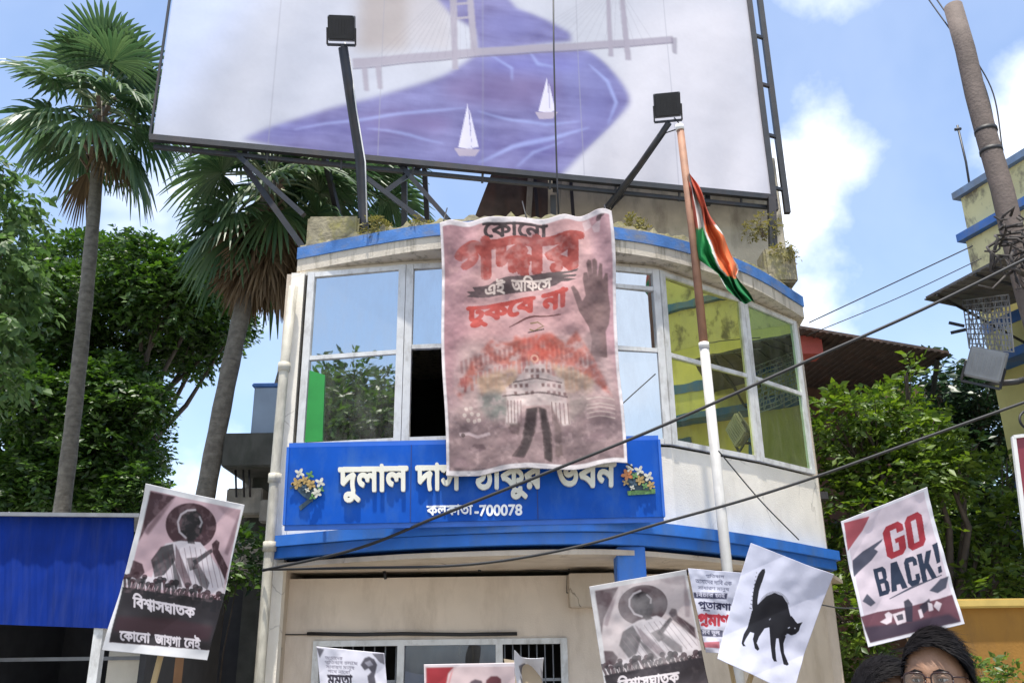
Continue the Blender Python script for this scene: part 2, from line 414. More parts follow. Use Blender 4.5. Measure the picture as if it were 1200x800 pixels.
class Canvas:
    SS = 2
    def __init__(s, quad, nu, nv, base):
        s.nu, s.nv = nu, nv; s.W = nu*s.SS; s.Hh = nv*s.SS; s.quad = quad
        s.H = homog(quad, [(0, 0), (s.W, 0), (s.W, s.Hh), (0, s.Hh)])
        s.img = np.empty((s.Hh, s.W, 3)); s.img[:] = base
    def pts(s, P): return hmap(s.H, P)
    def mask(s, contours, soft=0):
        cs = [s.pts(c) for c in contours]; m = np.zeros((s.Hh, s.W)); A = np.vstack(cs)
        y0 = max(0, int(A[:, 1].min())-1); y1 = min(s.Hh, int(A[:, 1].max())+2)
        if y1 <= y0: return m
        for y, sp in zip(range(y0, y1), spans(cs, np.arange(y0, y1)+.5)):
            for a, b in sp:
                a = int(round(max(0, a))); b = int(round(min(s.W, b)))
                if b > a: m[y, a:b] = 1
        if soft: m = blur(blur(m, soft), soft)
        return m
    def paint(s, m, col, a=1.0):
        k = (m*a)[..., None]; s.img = s.img*(1-k) + np.array(col)*k
    def fill(s, poly, col, a=1.0, soft=0, noise=None):
        m = s.mask([np.array(poly, float)], soft)
        if noise: m = m*np.clip((vnoise(s.Hh, s.W, noise[0])-noise[1])*noise[2], 0, 1)
        s.paint(m, col, a)
    def fills(s, polys, col, a=1.0, soft=0):
        for p in polys: s.fill(p, col, a, soft)
    def line(s, pts, wpx, col, a=1.0, soft=0):
        P = np.array(pts, float); T = np.gradient(P, axis=0); T /= np.linalg.norm(T, axis=1)[:, None]+1e-9; nn = np.stack([-T[:, 1], T[:, 0]], 1)
        ww = np.array(wpx if isinstance(wpx, (list, tuple)) else [wpx]*len(P), float)[:, None]/2
        s.fill(np.vstack([P+nn*ww, (P-nn*ww)[::-1]]), col, a, soft)
    def word(s, t, x0, x1, yl, yr, h, col, b=.03, a=1.0, shear=0.0, soft=0):
        s.paint(s.mask(word_px(t, x0, x1, yl, yr, h, b, shear), soft), col, a)
    def disc(s, c, r, col, a=1.0, soft=0, n=28):
        r = r if isinstance(r, (tuple, list)) else (r, r)
        s.fill([(c[0]+r[0]*math.cos(2*math.pi*i/n), c[1]+r[1]*math.sin(2*math.pi*i/n)) for i in range(n)], col, a, soft)
    def grain(s, amt, cell=4):
        s.img *= (1 + amt*(vnoise(s.Hh, s.W, cell)[..., None]-.5)*2)
    def sheet(s, name, m, place, parent=None, thick=.003, disp=None):
        """place(px,py)->world point; disp(u,v)->metres towards the camera"""
        im = s.img.reshape(s.nv, s.SS, s.nu, s.SS, 3).mean((1, 3)); im = np.clip(im*.92, 0, 1)
        nu, nv = s.nu, s.nv
        U, V = np.meshgrid(np.linspace(0, 1, nu), np.linspace(0, 1, nv)); Hi = np.linalg.inv(s.H)
        px = hmap(Hi, np.stack([U.ravel()*s.W, V.ravel()*s.Hh], 1))
        co = place(px)
        if disp is not None:
            n = np.cross(co[nu-1]-co[0], co[-1]-co[0]); n /= np.linalg.norm(n)
            if n[1] > 0: n = -n
            co = co + n[None]*disp(U.ravel(), V.ravel())[:, None]
        i = np.arange(nu*nv).reshape(nv, nu); fc = np.stack([i[:-1, :-1], i[1:, :-1], i[1:, 1:], i[:-1, 1:]], -1).reshape(-1, 4)
        o = np_mesh(name, co, fc, m, parent, True); me = o.data
        ca = me.color_attributes.new('ink', 'FLOAT_COLOR', 'POINT')
        ca.data.foreach_set('color', np.c_[im.reshape(-1, 3), np.ones(nu*nv)].astype(np.float32).ravel())
        sm = o.modifiers.new('thickness', 'SOLIDIFY'); sm.thickness = thick; sm.offset = -1
        return o
def rays(px):
    px = np.atleast_2d(px); return _fw[None] + _rt[None]*((px[:, :1]-600)/F_PX) + _up[None]*((400-px[:, 1:2])/F_PX)
def plane_place(p0, n):
    n = np.array(n, float); o = np.array([0, 0, CAM_H])
    def f(px):
        d = rays(px); t = ((np.array(p0)-o)@n)/(d@n); return o + d*t[:, None]
    return f
PAPER = print_mat('printed_paper'); VINYL = print_mat('printed_vinyl', .62); CLOTH = print_mat('printed_cloth', .8)
# ================================================================== SETTING
ASPH = mat('dusty_asphalt', (.22, .21, .195), .95, .2, 2, .3, 60, stain=(.2, .18, .15), stain_amt=.6)
PAVE = mat('concrete_paving', (.36, .34, .30), .95, .12, 3, .3, 40, stain=(.16, .15, .13), stain_amt=.6)
g = MB(); g.add([(-900, -900, 0), (900, -900, 0), (900, 1500, 0), (-900, 1500, 0)], [(0, 1, 2, 3)]); tag(g.build('ground', PAVE), None, None, kind='structure')
g = MB(); g.add([(-60, -4.5, .004), (60, -4.5, .004), (60, 7.6, .004), (-60, 7.6, .004)], [(0, 1, 2, 3)]); tag(g.build('road', ASPH), None, None, kind='structure')
g = MB(); g.box((0, 8.4, .06), (120, 1.5, .12), bev=.015); tag(g.build('pavement', PAVE), None, None, kind='structure')

# ================================================================== THE CURVED OFFICE
B = thing('office_building', 'white two storey office with curved blue edged front and mirror glass windows under the billboard', 'building', (0.3, 10.2, 0))
WL = [(-2.47, 10.13), (-1.25, 9.92), (0.28, 9.80), (1.80, 10.17), (3.05, 11.13), (4.0, 12.0)]      # glass line of the upper floor
SILL, HEAD, SLAB = 4.0, 6.18, 2.68
def spline(pts, n=8):
    out = []
    P = [np.array(p, float) for p in pts]; P = [2*P[0]-P[1]] + P + [2*P[-1]-P[-2]]
    for i in range(1, len(P)-2):
        for k in range(n):
            t = k/n; a, b, c, d = P[i-1:i+3]
            out.append(tuple(.5*((2*b) + (-a+c)*t + (2*a-5*b+4*c-d)*t*t + (-a+3*b-3*c+d)*t**3)))
    out.append(tuple(P[-2])); return out
LE = spline([(-2.62, 9.95), (-1.42, 9.38), (-.71, 9.18), (.31, 9.06), (1.27, 9.24), (2.67, 10.38), (4.17, 11.98)], 6)    # ledge
EV = spline([(-2.64, 10.2), (-1.65, 9.83), (-.84, 9.6), (.25, 9.52), (1.26, 9.76), (2.11, 10.13), (3.15, 10.9), (4.15, 12.0)], 6)   # eaves
def offs(plan, d):
    P = [Vector(p) for p in plan]; out = []
    for i in range(len(P)):
        t = (P[min(i+1, len(P)-1)]-P[max(i-1, 0)]).normalized(); out.append(tuple(P[i] + Vector((-t.y, t.x))*d))
    return out
back = [(4.6, 18), (-2.75, 18)]
# upper wall: below the sill, above the heads, flanks
m = MB(); m.strip([(-2.6, 10.16)] + WL + [(4.08, 12.1)], 3.0, SILL-.03, .22); m.build('spandrel_wall', STUCCO, B)
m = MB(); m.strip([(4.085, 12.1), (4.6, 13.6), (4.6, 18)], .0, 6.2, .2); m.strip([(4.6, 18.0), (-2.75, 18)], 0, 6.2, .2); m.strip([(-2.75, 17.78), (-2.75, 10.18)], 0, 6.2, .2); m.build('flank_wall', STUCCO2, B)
m = MB(); m.strip([(-2.6, 10.2)] + offs(WL, .03) + [(4.08, 12.14)], HEAD, 6.26, .3); m.build('lintel_band', STUCCO, B)
m = MB(); m.prism(EV + [(4.75, 18.1), (-2.9, 18.1)], 6.24, 6.42); m.build('eaves_slab', mat('rain_streaked_plaster', (.56, .50, .41), .9, .1, 3, .3, 40, stain=(.13, .11, .07), stain_amt=.85, stain_scale=(4, 4, .5), edges=(.50, .68)), B)
m = MB(); m.strip(offs(EV, -.02), 6.405, 6.56, .16); m.build('blue_coping', BLUE_WORN, B)
# ragged mossy strip left on top of the coping
m = MB(); P = offs(spline(EV, 3), .03)
vs = []; 
for i, p in enumerate(P):
    h = 6.555 + .05 + .1*random.random()*(.5+.5*math.sin(i*.4)**2); q = offs(P, .2)[i]
    vs += [(*p, 6.55), (p[0], p[1]+.02, h), (q[0], q[1], h-.01), (*q, 6.55)]
fs = []
for i in range(len(P)-1):
    for k in range(3): fs.append((4*i+k, 4*i+4+k, 4*i+5+k, 4*i+1+k))
m.add(vs, fs); m.build('crumbling_upstand', MOSS, B)
def post_px(x0, y0, x1, y1, Y, depth, name, mt):
    a = at(x0, y1, Y); b = at(x1, y0, Y); mm = MB(); mm.box(((a.x+b.x)/2, Y+depth/2, (a.z+b.z)/2), (abs(b.x-a.x), depth, abs(b.z-a.z)), bev=.03)
    o = mm.build(name, mt, B); return o
post_px(357, 252, 421, 300, 10.15, .5, 'parapet_block', MOSS)
post_px(899, 290, 931, 330, 11.7, .4, 'parapet_block', MOSS)
# ledge above the ground floor: two blue steps
m = MB(); m.prism(offs(LE, .03) + back, 2.765, 2.875); m.build('ledge', BLUE, B)
m = MB(); m.prism(offs(LE, -.03) + back, 2.88, 2.995); m.build('ledge', BLUE, B)
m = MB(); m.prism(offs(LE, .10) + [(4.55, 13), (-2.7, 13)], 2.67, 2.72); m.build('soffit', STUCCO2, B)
# floors and rooms in near-black, their gloom put into the colour
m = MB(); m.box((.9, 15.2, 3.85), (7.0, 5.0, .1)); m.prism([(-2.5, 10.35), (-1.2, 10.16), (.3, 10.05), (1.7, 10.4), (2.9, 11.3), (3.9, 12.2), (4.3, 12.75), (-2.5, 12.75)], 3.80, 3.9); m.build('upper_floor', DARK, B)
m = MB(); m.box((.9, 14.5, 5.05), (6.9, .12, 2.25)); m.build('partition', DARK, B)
# windows
def fpt(j, u, z, dd=0.0):
    a = Vector(WL[j]); b = Vector(WL[j+1]); t = (b-a).normalized(); n = Vector((t.y, -t.x)); p = a + (b-a)*u + n*dd; return Vector((p.x, p.y, z))
def fbar(mb, j, u0, z0, u1, z1, wd=.05, th=.07, dd=.0):
    a = fpt(j, u0, z0, dd); b = fpt(j, u1, z1, dd); t = (fpt(j, 1, 0)-fpt(j, 0, 0)).normalized()
    mb.bar(a, b, wd, th, up=Vector((t.y, -t.x, 0)))
layout = [  # facet, splits along the facet (mullions), transoms of each bay, open panes
    (0, [0, 1], [[5.08]], (), GLASS_L), (1, [0, .5, 1], [[5.13], [5.13]], ((0, 0),), GLASS_L),
    (2, [0, .5, 1], [[5.13], [5.13, 5.92]], (), GLASS_L), (3, [0, 1], [[5.1]], (), GLASS_R), (4, [0, 1], [[5.1]], (), GLASS_G)]
for j, us, tr, op, gm in layout:
    W_ = (Vector(WL[j+1])-Vector(WL[j])).length
    for k in range(len(us)-1):
        u0, u1 = us[k], us[k+1]; e = .045/W_; f = MB()
        for u in (u0+e, u1-e): fbar(f, j, u, SILL, u, HEAD, .085 if u in (us[0]+e, us[-1]-e) else .07)
        for z in [SILL+.03] + tr[k] + [HEAD-.03]: fbar(f, j, u0+2*e, z, u1-2*e, z, .05 if z in tr[k] else .06, .06)
        fr = f.build('window', ALU, B)
        zs = [SILL+.03] + tr[k] + [HEAD-.03]
        for q in range(len(zs)-1):
            if (k, q) in op: continue
            p = MB(); tw = random.uniform(-.010, .010)
            a, b = u0+1.5*e, u1-1.5*e
            A = [fpt(j, a, zs[q], tw), fpt(j, b, zs[q], -tw), fpt(j, b, zs[q+1], -tw), fpt(j, a, zs[q+1], tw)]
            tt = (A[1]-A[0]).normalized(); nn = Vector((tt.y, -tt.x, 0))
            p.slab([v - nn*.004 for v in A], .005, nn); p.build('pane', gm, fr)
        if (j, k) == (1, 0):      # the sash that has been slid aside, edge on inside the dark opening
            s = MB(); fbar(s, j, .44, SILL+.06, .44, 5.08, .04, .03, -.06); s.build('sash', ALU, fr)
# green strip panel just in front of the first pane's lower corner
m = MB(); a = fpt(0, .08, SILL+.07, .012); b = fpt(0, .25, SILL+.07, .012); c = fpt(0, .235, 4.86, .012); d = fpt(0, .08, 4.93, .012)
tt = (b-a).normalized(); m.slab([a, b, c, d], .006, (tt.y, -tt.x, 0)); m.build('green_panel', mat('green_panel_paint', (.03, .26, .05), .4, .1), B)
# corner post and drain pipe on the left
m = MB(); m.box((-2.6, 10.19, 3.1), (.16, .14, 6.18)); m.build('corner_post', STUCCO, B)
m = MB(); px = [at(344, 336, 10.0), at(333, 430, 10.0), at(322, 560, 9.95), at(316, 640, 9.9), at(306, 770, 9.9)]; zb = px[-1].copy(); zb.z = 0
m.tube(px + [zb], .055, 10)
for p in px[1:4]: m.tube([p - Vector((0, 0, .05)), p + Vector((0, 0, .05))], .072, 10)
m.build('drain_pipe', PIPE, B)
# ground floor
YG = 10.55
m = MB()
xl = at(368, 760, YG).x; xr = at(664, 760, YG).x; zt = at(500, 749, YG).z
m.box(((-2.68+xl)/2, YG+.1, 1.3), (xl+2.68, .2, 2.6)); m.box(((xr+1.62)/2, YG+.1, 1.3), (1.62-xr, .2, 2.6)); m.box(((xl+xr)/2, YG+.1, (zt+2.6)/2), (xr-xl, .2, 2.6-zt))
m.build('front_wall', mat('cream_front_plaster', (.66, .565, .47), .88, .07, 2.5, .15, 60, stain=(.36, .28, .21), stain_amt=.5), B)  # even cream base with random brown stains
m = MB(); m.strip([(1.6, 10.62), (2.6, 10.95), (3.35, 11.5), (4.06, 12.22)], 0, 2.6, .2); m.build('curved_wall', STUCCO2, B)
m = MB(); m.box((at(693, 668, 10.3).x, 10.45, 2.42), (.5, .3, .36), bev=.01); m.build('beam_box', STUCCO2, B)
a = at(723, 660, 9.32); b = at(757, 660, 9.32); m = MB(); m.box(((a.x+b.x)/2, 9.32+.16, 1.38), (b.x-a.x, .32, 2.76), bev=.01); m.build('blue_column', BLUE, B)
# shopfront: two grilled side lights and a glazed middle
m = MB(); xs = [at(x, 760, YG).x for x in (368, 470, 585, 664)]
for x in xs: m.box((x + (.03 if x == xs[0] else -.03 if x == xs[-1] else 0), YG+.02, zt/2), (.075, .1, zt))
m.box(((xs[0]+xs[-1])/2, YG+.015, zt-.03), (xs[-1]-xs[0], .085, .06)); m.build('door_frame', ALU, B)
m = MB(); m.box(((xs[1]+xs[2])/2, YG+.05, zt/2), (xs[2]-xs[1]-.07, .008, zt-.08)); m.build('door_pane', glass_mat('dark_door_glass', (.35, .42, .6), (.1, .12, .15), .22), B)
for x0, x1 in ((xs[0], xs[1]), (xs[2], xs[3])):
    m = MB(); n = 8
    for k in range(n): x = x0+.06 + (x1-x0-.12)*k/(n-1); m.tube([(x, YG+.06, .05), (x, YG+.06, zt-.06)], .008, 6)
    for z in (.5, 1.0, 1.5): m.box(((x0+x1)/2, YG+.06, z), (x1-x0-.08, .006, .03))
    m.build('window_grille', GREY_STEEL, B)
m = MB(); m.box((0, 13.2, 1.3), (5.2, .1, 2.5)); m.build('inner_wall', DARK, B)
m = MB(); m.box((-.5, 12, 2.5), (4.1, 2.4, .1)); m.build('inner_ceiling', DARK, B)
# wiring along the recessed wall
m = MB()
pl = lambda pts, Y: [at(x, y, Y) for x, y in pts]
m.tube(pl([(360, 742), (420, 743), (470, 742), (540, 743), (606, 742)], YG-.03), .02, 6); m.tube(pl([(318, 743), (360, 743)], YG-.02), .007, 5)
m.tube(pl([(372, 658), (450, 657), (540, 654), (620, 651), (695, 651)], YG-.035), .012, 5); m.tube(pl([(352, 667), (450, 668), (560, 664), (664, 669), (664, 694), (700, 699)], YG-.02), .006, 5)
m.tube(pl([(667, 650), (667, 668)], YG-.03), .01, 5)
for x, y in ((450, 668), (560, 659)): m.tube(pl([(x, y), (x+2, y+10)], YG-.04), .018, 6)
m.build('wall_wiring', CABLE, B)
# rooftop hut under the hoarding
m = MB(); a = at(640, 285, 12.75); b = at(921, 290, 12.75); m.box(((a.x+b.x)/2, 14.2, 7.85), (b.x-a.x, 2.9, 2.9)); m.build('rooftop_hut', HUT, B)
m = MB(); p = [at(551, 268, 12.3), at(583, 185, 12.3), at(642, 185, 12.72), at(642, 268, 12.72)]; m.slab(p, .06, (0, 1, 0)); m.build('tin_lean_to', RUST, B)
for x, y0, y1 in ((655, 214, 256), (622, 205, 256), (715, 222, 246)):
    m = MB(); m.bar(at(x, y0, 12.5), at(x-3, y1, 12.5), .09); m.build('hut_post', CONC, B)
m = MB(); m.slab([at(711, 222, 12.55), at(736, 224, 12.55), at(713, 247, 12.55)], .06, (0, 1, 0)); m.build('hut_bracket', STEEL, B)
m = MB(); m.bar(at(904, 232, 12.3), at(906, 296, 12.3), .11); m.build('corner_prop', STEEL, B)
for x in (626, 668): m = MB(); m.bar(at(x, 200, 12.5), at(x+4, 256, 12.5), .05); m.build('hut_rod', STEEL, B)
# roof slab top so that nothing looks hollow
m = MB(); m.prism(offs(EV, .25) + [(4.5, 17.9), (-2.7, 17.9)], 6.43, 6.5); m.build('roof_deck', CONC, B)

# ================================================================== NAME BOARD
YS = 9.0
S = thing('name_board', 'long blue board with raised white Bengali letters and 700078 above the ledge', 'sign', at(555, 610, YS))
c4 = [at(338, 524, YS), at(772, 515, YS), at(778, 605, YS), at(333, 615, YS)]
m = MB(); m.slab(c4, .09, (0, 1, 0)); m.build('panel', mat('sign_blue', (.002, .072, .40), .5, .15, 3, spec=.18, stain=(.045, .13, .36), stain_amt=.55, stain_scale=(1.5, 1.5, .7)), S)
m = MB()
for i in range(4): m.bar(c4[i]+Vector((0, .03, 0)), c4[(i+1) % 4]+Vector((0, .03, 0)), .025, .1)
m.build('edge_trim', mat('sign_edge', (.02, .12, .5), .4), S)
for x in (-2.0, 0.0, 1.3): m = MB(); m.bar((x, 9.1, 3.35), (x, 9.95, 3.35), .04); m.bar((x, 9.122, 3.05), (x, 9.122, 3.7), .04); m.build('bracket', STEEL, S)
for x in (482, 628):
    m = MB(); f = (x-338)/434; m.bar(c4[0].lerp(c4[1], f)+Vector((0, -.0015, 0)), c4[3].lerp(c4[2], f)+Vector((0, -.0015, 0)), .008, .004); m.build('sheet_joint', mat('joint_line', (.01, .03, .16), .6), S)
def solid_words(words, Y, depth, name, mt, parent, step=.9, b=.05):
    m = MB(); m2 = []
    for t, x0, x1, yl, yr, h in words:
        cs = word_px(t, x0, x1, yl, yr, h, b); A = np.vstack(cs); ys = np.arange(A[:, 1].min(), A[:, 1].max(), step)
        for y, sp in zip(ys, spans(cs, ys+step/2)):
            for a, e in sp:
                q = [at(a, y, Y), at(e, y, Y), at(e, y+step, Y), at(a, y+step, Y)]
                m.slab([p - Vector((0, depth, 0)) for p in q], depth, (0, 1, 0))
    return m.build(name, mt, parent, False)
LET = mat('letter_cream', (.70, .68, .58), .45, .05, 6, stain=(.45, .42, .34), stain_amt=.4)
sl_ = -.021
yh = lambda x: 549.5 + (x-397)*sl_
solid_words([('দুলাল', 397, 479, yh(397), yh(479), 27), ('দাস', 487, 541, yh(487), yh(541), 27), ('ঠাকুর', 556, 636, yh(556), yh(636), 27), ('ভবন', 651, 722, yh(651), yh(722), 27)], YS-.001, .045, 'lettering', LET, S, .45, .055)
solid_words([('কলকাতা', 500, 554, 592.8, 591.8, 10.5), ('-700078', 556, 612, 592, 591, 12)], YS-.001, .008, 'postcode_lettering', mat('letter_white', (.82, .82, .82), .5), S, .35, .045)
EM = [mat('emblem_gold', (.36, .24, .08), .4, .4, 40), mat('emblem_pale', (.52, .50, .42), .4, .3, 40), mat('emblem_green', (.10, .22, .06), .4, .4, 40), mat('emblem_dark', (.03, .06, .09), .5), mat('emblem_orange', (.55, .20, .06), .4)]
def emblem(spec, name):
    m = MB()
    for cx, cy, r, petals, mi, z in spec:
        m.cur = mi
        if petals == 0:
            m.slab([at(x, y, YS-z) for x, y in cx], .012, (0, 1, 0)); continue
        for k in range(petals):
            a = 2*math.pi*k/petals + .5; c = (cx + r*.55*math.cos(a), cy + r*.55*math.sin(a)); pts = []
            for q in range(10):
                t = 2*math.pi*q/10; lx, ly = r*.5*math.cos(t), r*.3*math.sin(t)
                pts.append((c[0] + lx*math.cos(a) - ly*math.sin(a), c[1] + lx*math.sin(a) + ly*math.cos(a)))
            m.slab([at(x, y, YS-z-.004*(k % 3)) for x, y in pts], .012, (0, 1, 0))
    m.build(name, EM, S)
emblem([([(352, 598), (350, 593), (362, 584), (366, 586)], 0, 0, 0, 3, .02), ([(362, 584), (366, 566), (370, 566), (366, 588)], 0, 0, 0, 3, .022), ([(346, 572), (352, 560), (366, 562), (374, 575), (362, 586), (354, 580)], 0, 0, 0, 3, .024),
        (348, 566, 7, 5, 0, .03), (351, 554, 6, 4, 1, .035), (363, 556, 5, 4, 2, .04), (357, 562, 5, 5, 0, .042), (364, 567, 6, 5, 0, .045), (375, 565, 6, 4, 1, .035), (371, 577, 6, 5, 1, .05), (366, 582, 4, 3, 2, .055), (357, 571, 4, 4, 3, .06), (376, 573, 4, 4, 2, .04), (343, 570, 4, 3, 3, .03), (360, 574, 3, 4, 1, .06)], 'flower_emblem')
emblem([([(735, 575), (768, 572), (768, 578), (736, 580)], 0, 0, 0, 2, .02), ([(734, 566), (740, 552), (752, 554), (766, 566), (760, 574), (740, 574)], 0, 0, 0, 3, .024), (735, 556, 7, 5, 4, .03), (738, 548, 5, 4, 1, .035), (749, 551, 6, 4, 1, .04), (750, 562, 6, 5, 0, .045), (760, 558, 6, 4, 1, .035), (763, 568, 5, 5, 0, .05), (742, 566, 5, 4, 3, .055), (744, 557, 4, 4, 2, .06), (756, 569, 4, 4, 2, .055), (733, 565, 4, 4, 0, .05), (741, 571, 3, 4, 1, .06)], 'flower_emblem')
# ================================================================== BILLBOARD
BA, BB, BH = Vector((-4.79, 10.5, 8.4)), Vector((4.02, 12.37, 8.4)), 5.2
bt = (BB-BA).normalized(); bn = Vector((bt.y, -bt.x, 0)); bn = bn if bn.y < 0 else -bn
HB = thing('billboard', 'huge white billboard with painted purple river, bridge and sailboats on black steel frame', 'billboard', (0, 11.5, 6.5))
b3 = [BA+Vector((0, 0, BH)), BB+Vector((0, 0, BH)), BB, BA]
quad = [proj(p) for p in b3]
cv = Canvas(quad, 560, 330, srgb((190, 189, 195)))
n1 = vnoise(cv.Hh, cv.W, 260, 4)[..., None]; n2 = vnoise(cv.Hh, cv.W, 120, 5)[..., None]
cv.img = cv.img*(1-n1*.3) + srgb((192, 200, 226))*n1*.3
cv.fill([(185, 160), (300, 0), (330, -80), (150, -80)], srgb((188, 204, 240)), .55, 40)
cv.fill([(650, 230), (905, 240), (870, 0), (760, 0)], srgb((216, 210, 214)), .6, 40)
cv.fill([(415, 60), (425, -40), (490, -40), (480, 60)], srgb((166, 152, 146)), .8, 14)
cv.fill([(470, -60), (530, -60), (530, 60), (485, 55)], srgb((186, 178, 180)), .7, 10)
UPR = [(488, -30), (575, -30), (605, 10), (640, 24), (668, 38), (670, 48), (560, 62), (556, 35), (530, 18)]
LOW = [(284, 163), (330, 143), (400, 123), (470, 105), (520, 88), (550, 70), (565, 60), (640, 56), (683, 57), (715, 80), (738, 115), (722, 140), (690, 172), (660, 203), (640, 214), (560, 205), (430, 190)]
LOW = [(284, 163)] + spline(LOW[:16], 5)[1:] + [(690, 172), (660, 203), (640, 214), (560, 205), (430, 190)] if False else spline(LOW, 5)
n3 = vnoise(cv.Hh, cv.W, 46, 5)[..., None]; streak = vnoise(cv.Hh, cv.W//6+1, 16, 4).repeat(6, 1)[:, :cv.W, None]
for P in (UPR, LOW):
    k = cv.mask([np.array(P, float)], 5); t_ = np.clip((n2*.5+n3*.35+streak*.5-.42)*2.2, 0, 1); a = srgb((86, 78, 132))*(1-t_) + srgb((136, 134, 184))*t_
    cv.img = cv.img*(1-k[..., None]) + a*k[..., None]
for c, r_, col, al in (((590, 105), (70, 22), (124, 104, 150), .7), ((690, 100), (30, 40), (126, 130, 186), .8), ((470, 145), (60, 14), (124, 106, 156), .7), ((700, 150), (30, 40), (112, 108, 166), .6), ((600, 30), (40, 16), (118, 118, 180), .7),
                      ((625, 75), (60, 10), (116, 116, 190), .7), ((380, 150), (70, 8), (110, 116, 190), .6), ((610, 170), (60, 12), (106, 100, 170), .6)):
    k = cv.mask([np.array([(c[0]+r_[0]*math.cos(t/9), c[1]+r_[1]*math.sin(t/9)) for t in range(57)])], 14)*cv.mask([np.array(LOW)], 1)
    if c[1] < 50: k = cv.mask([np.array([(c[0]+r_[0]*math.cos(t/9), c[1]+r_[1]*math.sin(t/9)) for t in range(57)])], 14)*cv.mask([np.array(UPR)], 1)
    cv.paint(k*n2[..., 0]*1.5, srgb(col), al)
for pts, wd in (([(345, 150), (420, 140), (500, 130), (545, 127)], 3), ([(560, 190), (600, 172), (650, 160), (690, 150)], 5), ([(605, 196), (625, 178), (660, 165)], 3), ([(560, 130), (600, 140), (640, 145), (680, 142)], 3),
                ([(690, 75), (712, 95), (722, 120), (712, 145)], 4), ([(620, 60), (630, 75), (650, 78)], 4), ([(570, 62), (600, 80), (600, 95)], 3), ([(430, 150), (480, 158), (520, 168)], 3)):
    cv.line(pts, [1] + [wd]*(len(pts)-2) + [1], srgb((160, 170, 222)), .7, 2)
BR = srgb((160, 152, 164)); BD = srgb((118, 110, 126))
cv.fill([(413, 68), (560, 57), (672, 50), (788, 42), (789, 50), (672, 58), (560, 66), (414, 79)], BR, .95, 1)
cv.line([(414, 80), (560, 67), (672, 59), (789, 50)], 2, BD, .7)
cv.fill([(786, 44), (793, 44), (793, 64), (788, 62)], BD, .6, 1)
for P in ([(526, -40), (535, -40), (537, 82), (530, 82)], [(545, -40), (552, -40), (560, 66), (552, 66)], [(709, -20), (714, -20), (719, 66), (713, 66)], [(724, -20), (730, -20), (740, 70), (733, 70)]): cv.fill(P, BR, .95, 1)
for y in (5, 22): cv.line([(528, y), (553, y-2)], 3, BR, .9)
for x, y in ((424, 78), (440, 76)): cv.fill([(x, y), (x+7, y), (x+9, y+28), (x+3, y+28)], BR, .9, 1)
for x in range(440, 560, 9): cv.line([(540, -30), (x, 68)], .8, BD, .25)
for x in range(600, 780, 12): cv.line([(722, -20), (x, 52)], .8, BD, .2)
for P in ([(548, 122), (537, 173), (553, 174)], [(550, 128), (553, 173), (561, 171)], [(641, 91), (631, 130), (645, 131)], [(643, 95), (645, 131), (651, 128)]): cv.fill(P, srgb((222, 216, 232)))
for P in ([(532, 174), (563, 174), (557, 182), (538, 183)], [(627, 131), (654, 130), (648, 138), (632, 139)]): cv.fill(P, srgb((186, 172, 186)), .9)
for x in np.linspace(-.0, 1, 7)[1:-1]:
    a_ = hmap(np.linalg.inv(cv.H), [(x*cv.W, 0), (x*cv.W, cv.Hh)]); cv.line([a_[0], a_.mean(0), a_[1]], 1.2, srgb((150, 148, 160)), .45)
cv.grain(.025, 30); cv.grain(.03, 5); WR = vnoise(330, 560, 90, 4).ravel()
cv.sheet('printed_sheet', VINYL, plane_place(tuple(BA), tuple(bn)), HB, .01, lambda u, v: .02*np.sin(u*60+v*6)*v**3+.012*np.sin(u*17+v*9)+.03*(WR-.5))
bp = lambda s, z, d=0.0: BA + bt*s + Vector((0, 0, z)) + bn*d
LB = (BB-BA).length
m = MB(); m.bar(bp(-.03, -.05, .03), bp(LB+.05, -.05, .03), .08, .085); m.build('rail', STEEL, HB)
m = MB(); m.bar(bp(0, BH+.05, .03), bp(LB, BH+.05, .03), .09, .1); m.build('rail', STEEL, HB)
m = MB(); m.bar(bp(.02, -.135, -.05), bp(LB+.1, -.18, -.05), .055, .055); m.build('rail', STEEL, HB)
m = MB(); m.bar(bp(-.04, 0, -.03), bp(-.04, BH, -.03), .03); m.build('edge_post', STEEL, HB)
for s_, d in ((LB+.03, 0), (LB+.26, -.05)):
    m = MB(); m.bar(bp(s_, -.25, d), bp(s_, BH, d), .085, .085); m.build('side_post', STEEL, HB)
for k in range(6): m = MB(); z = .15 + k*.95; m.bar(bp(LB+.03, z, 0), bp(LB+.26, z, -.05), .05); m.build('spacer', STEEL, HB)
def bpx(x, y, d=0.0): return at_plane(x, y, tuple(BA + bn*d), tuple(bn))
for (p, q) in (((272, 176), (356, 252)), ((466, 190), (526, 258)), ((492, 196), (452, 224)), ((418, 200), (500, 262))):
    m = MB(); a = bpx(*p, -.1); b = at(q[0], q[1], a.y - .25); m.bar(a, b, .065); m.build('brace', STEEL, HB)
for k in range(9):
    m = MB(); s_ = .5+k*1.0; m.bar(bp(s_, -.22, -.05), bp(s_, -.05, .0), .03); m.build('tie', STEEL, HB)
for s_ in (1.2, 3.4, 5.6, 8.0):                                  # hidden legs and back stays that carry the hoarding
    a = bp(s_, -.2, -.25); m = MB(); zb = 6.5 if s_ > 1.9 else 6.4
    bx = a.copy(); bx.z = zb; by = a + Vector((.2, 3.2, 0)); by.z = zb
    if s_ < 2: bx = Vector((-2.4, 10.9, 6.4)); by = Vector((-2.3, 14, 6.4))
    if s_ > 2: bx.y += .5
    m.bar(a + Vector((0, .0, 0)), bx, .08); m.bar(bp(s_, BH*.8, -.2), by, .08); m.bar(bp(s_, -.2, -.12), bp(s_, BH, -.12), .07); m.build('back_stay', STEEL, HB)
m = MB(); m.tube([at(x, y, 10.6) for x, y in ((648, -60), (649, 60), (651, 150), (653, 215), (655, 262))], .012, 6)
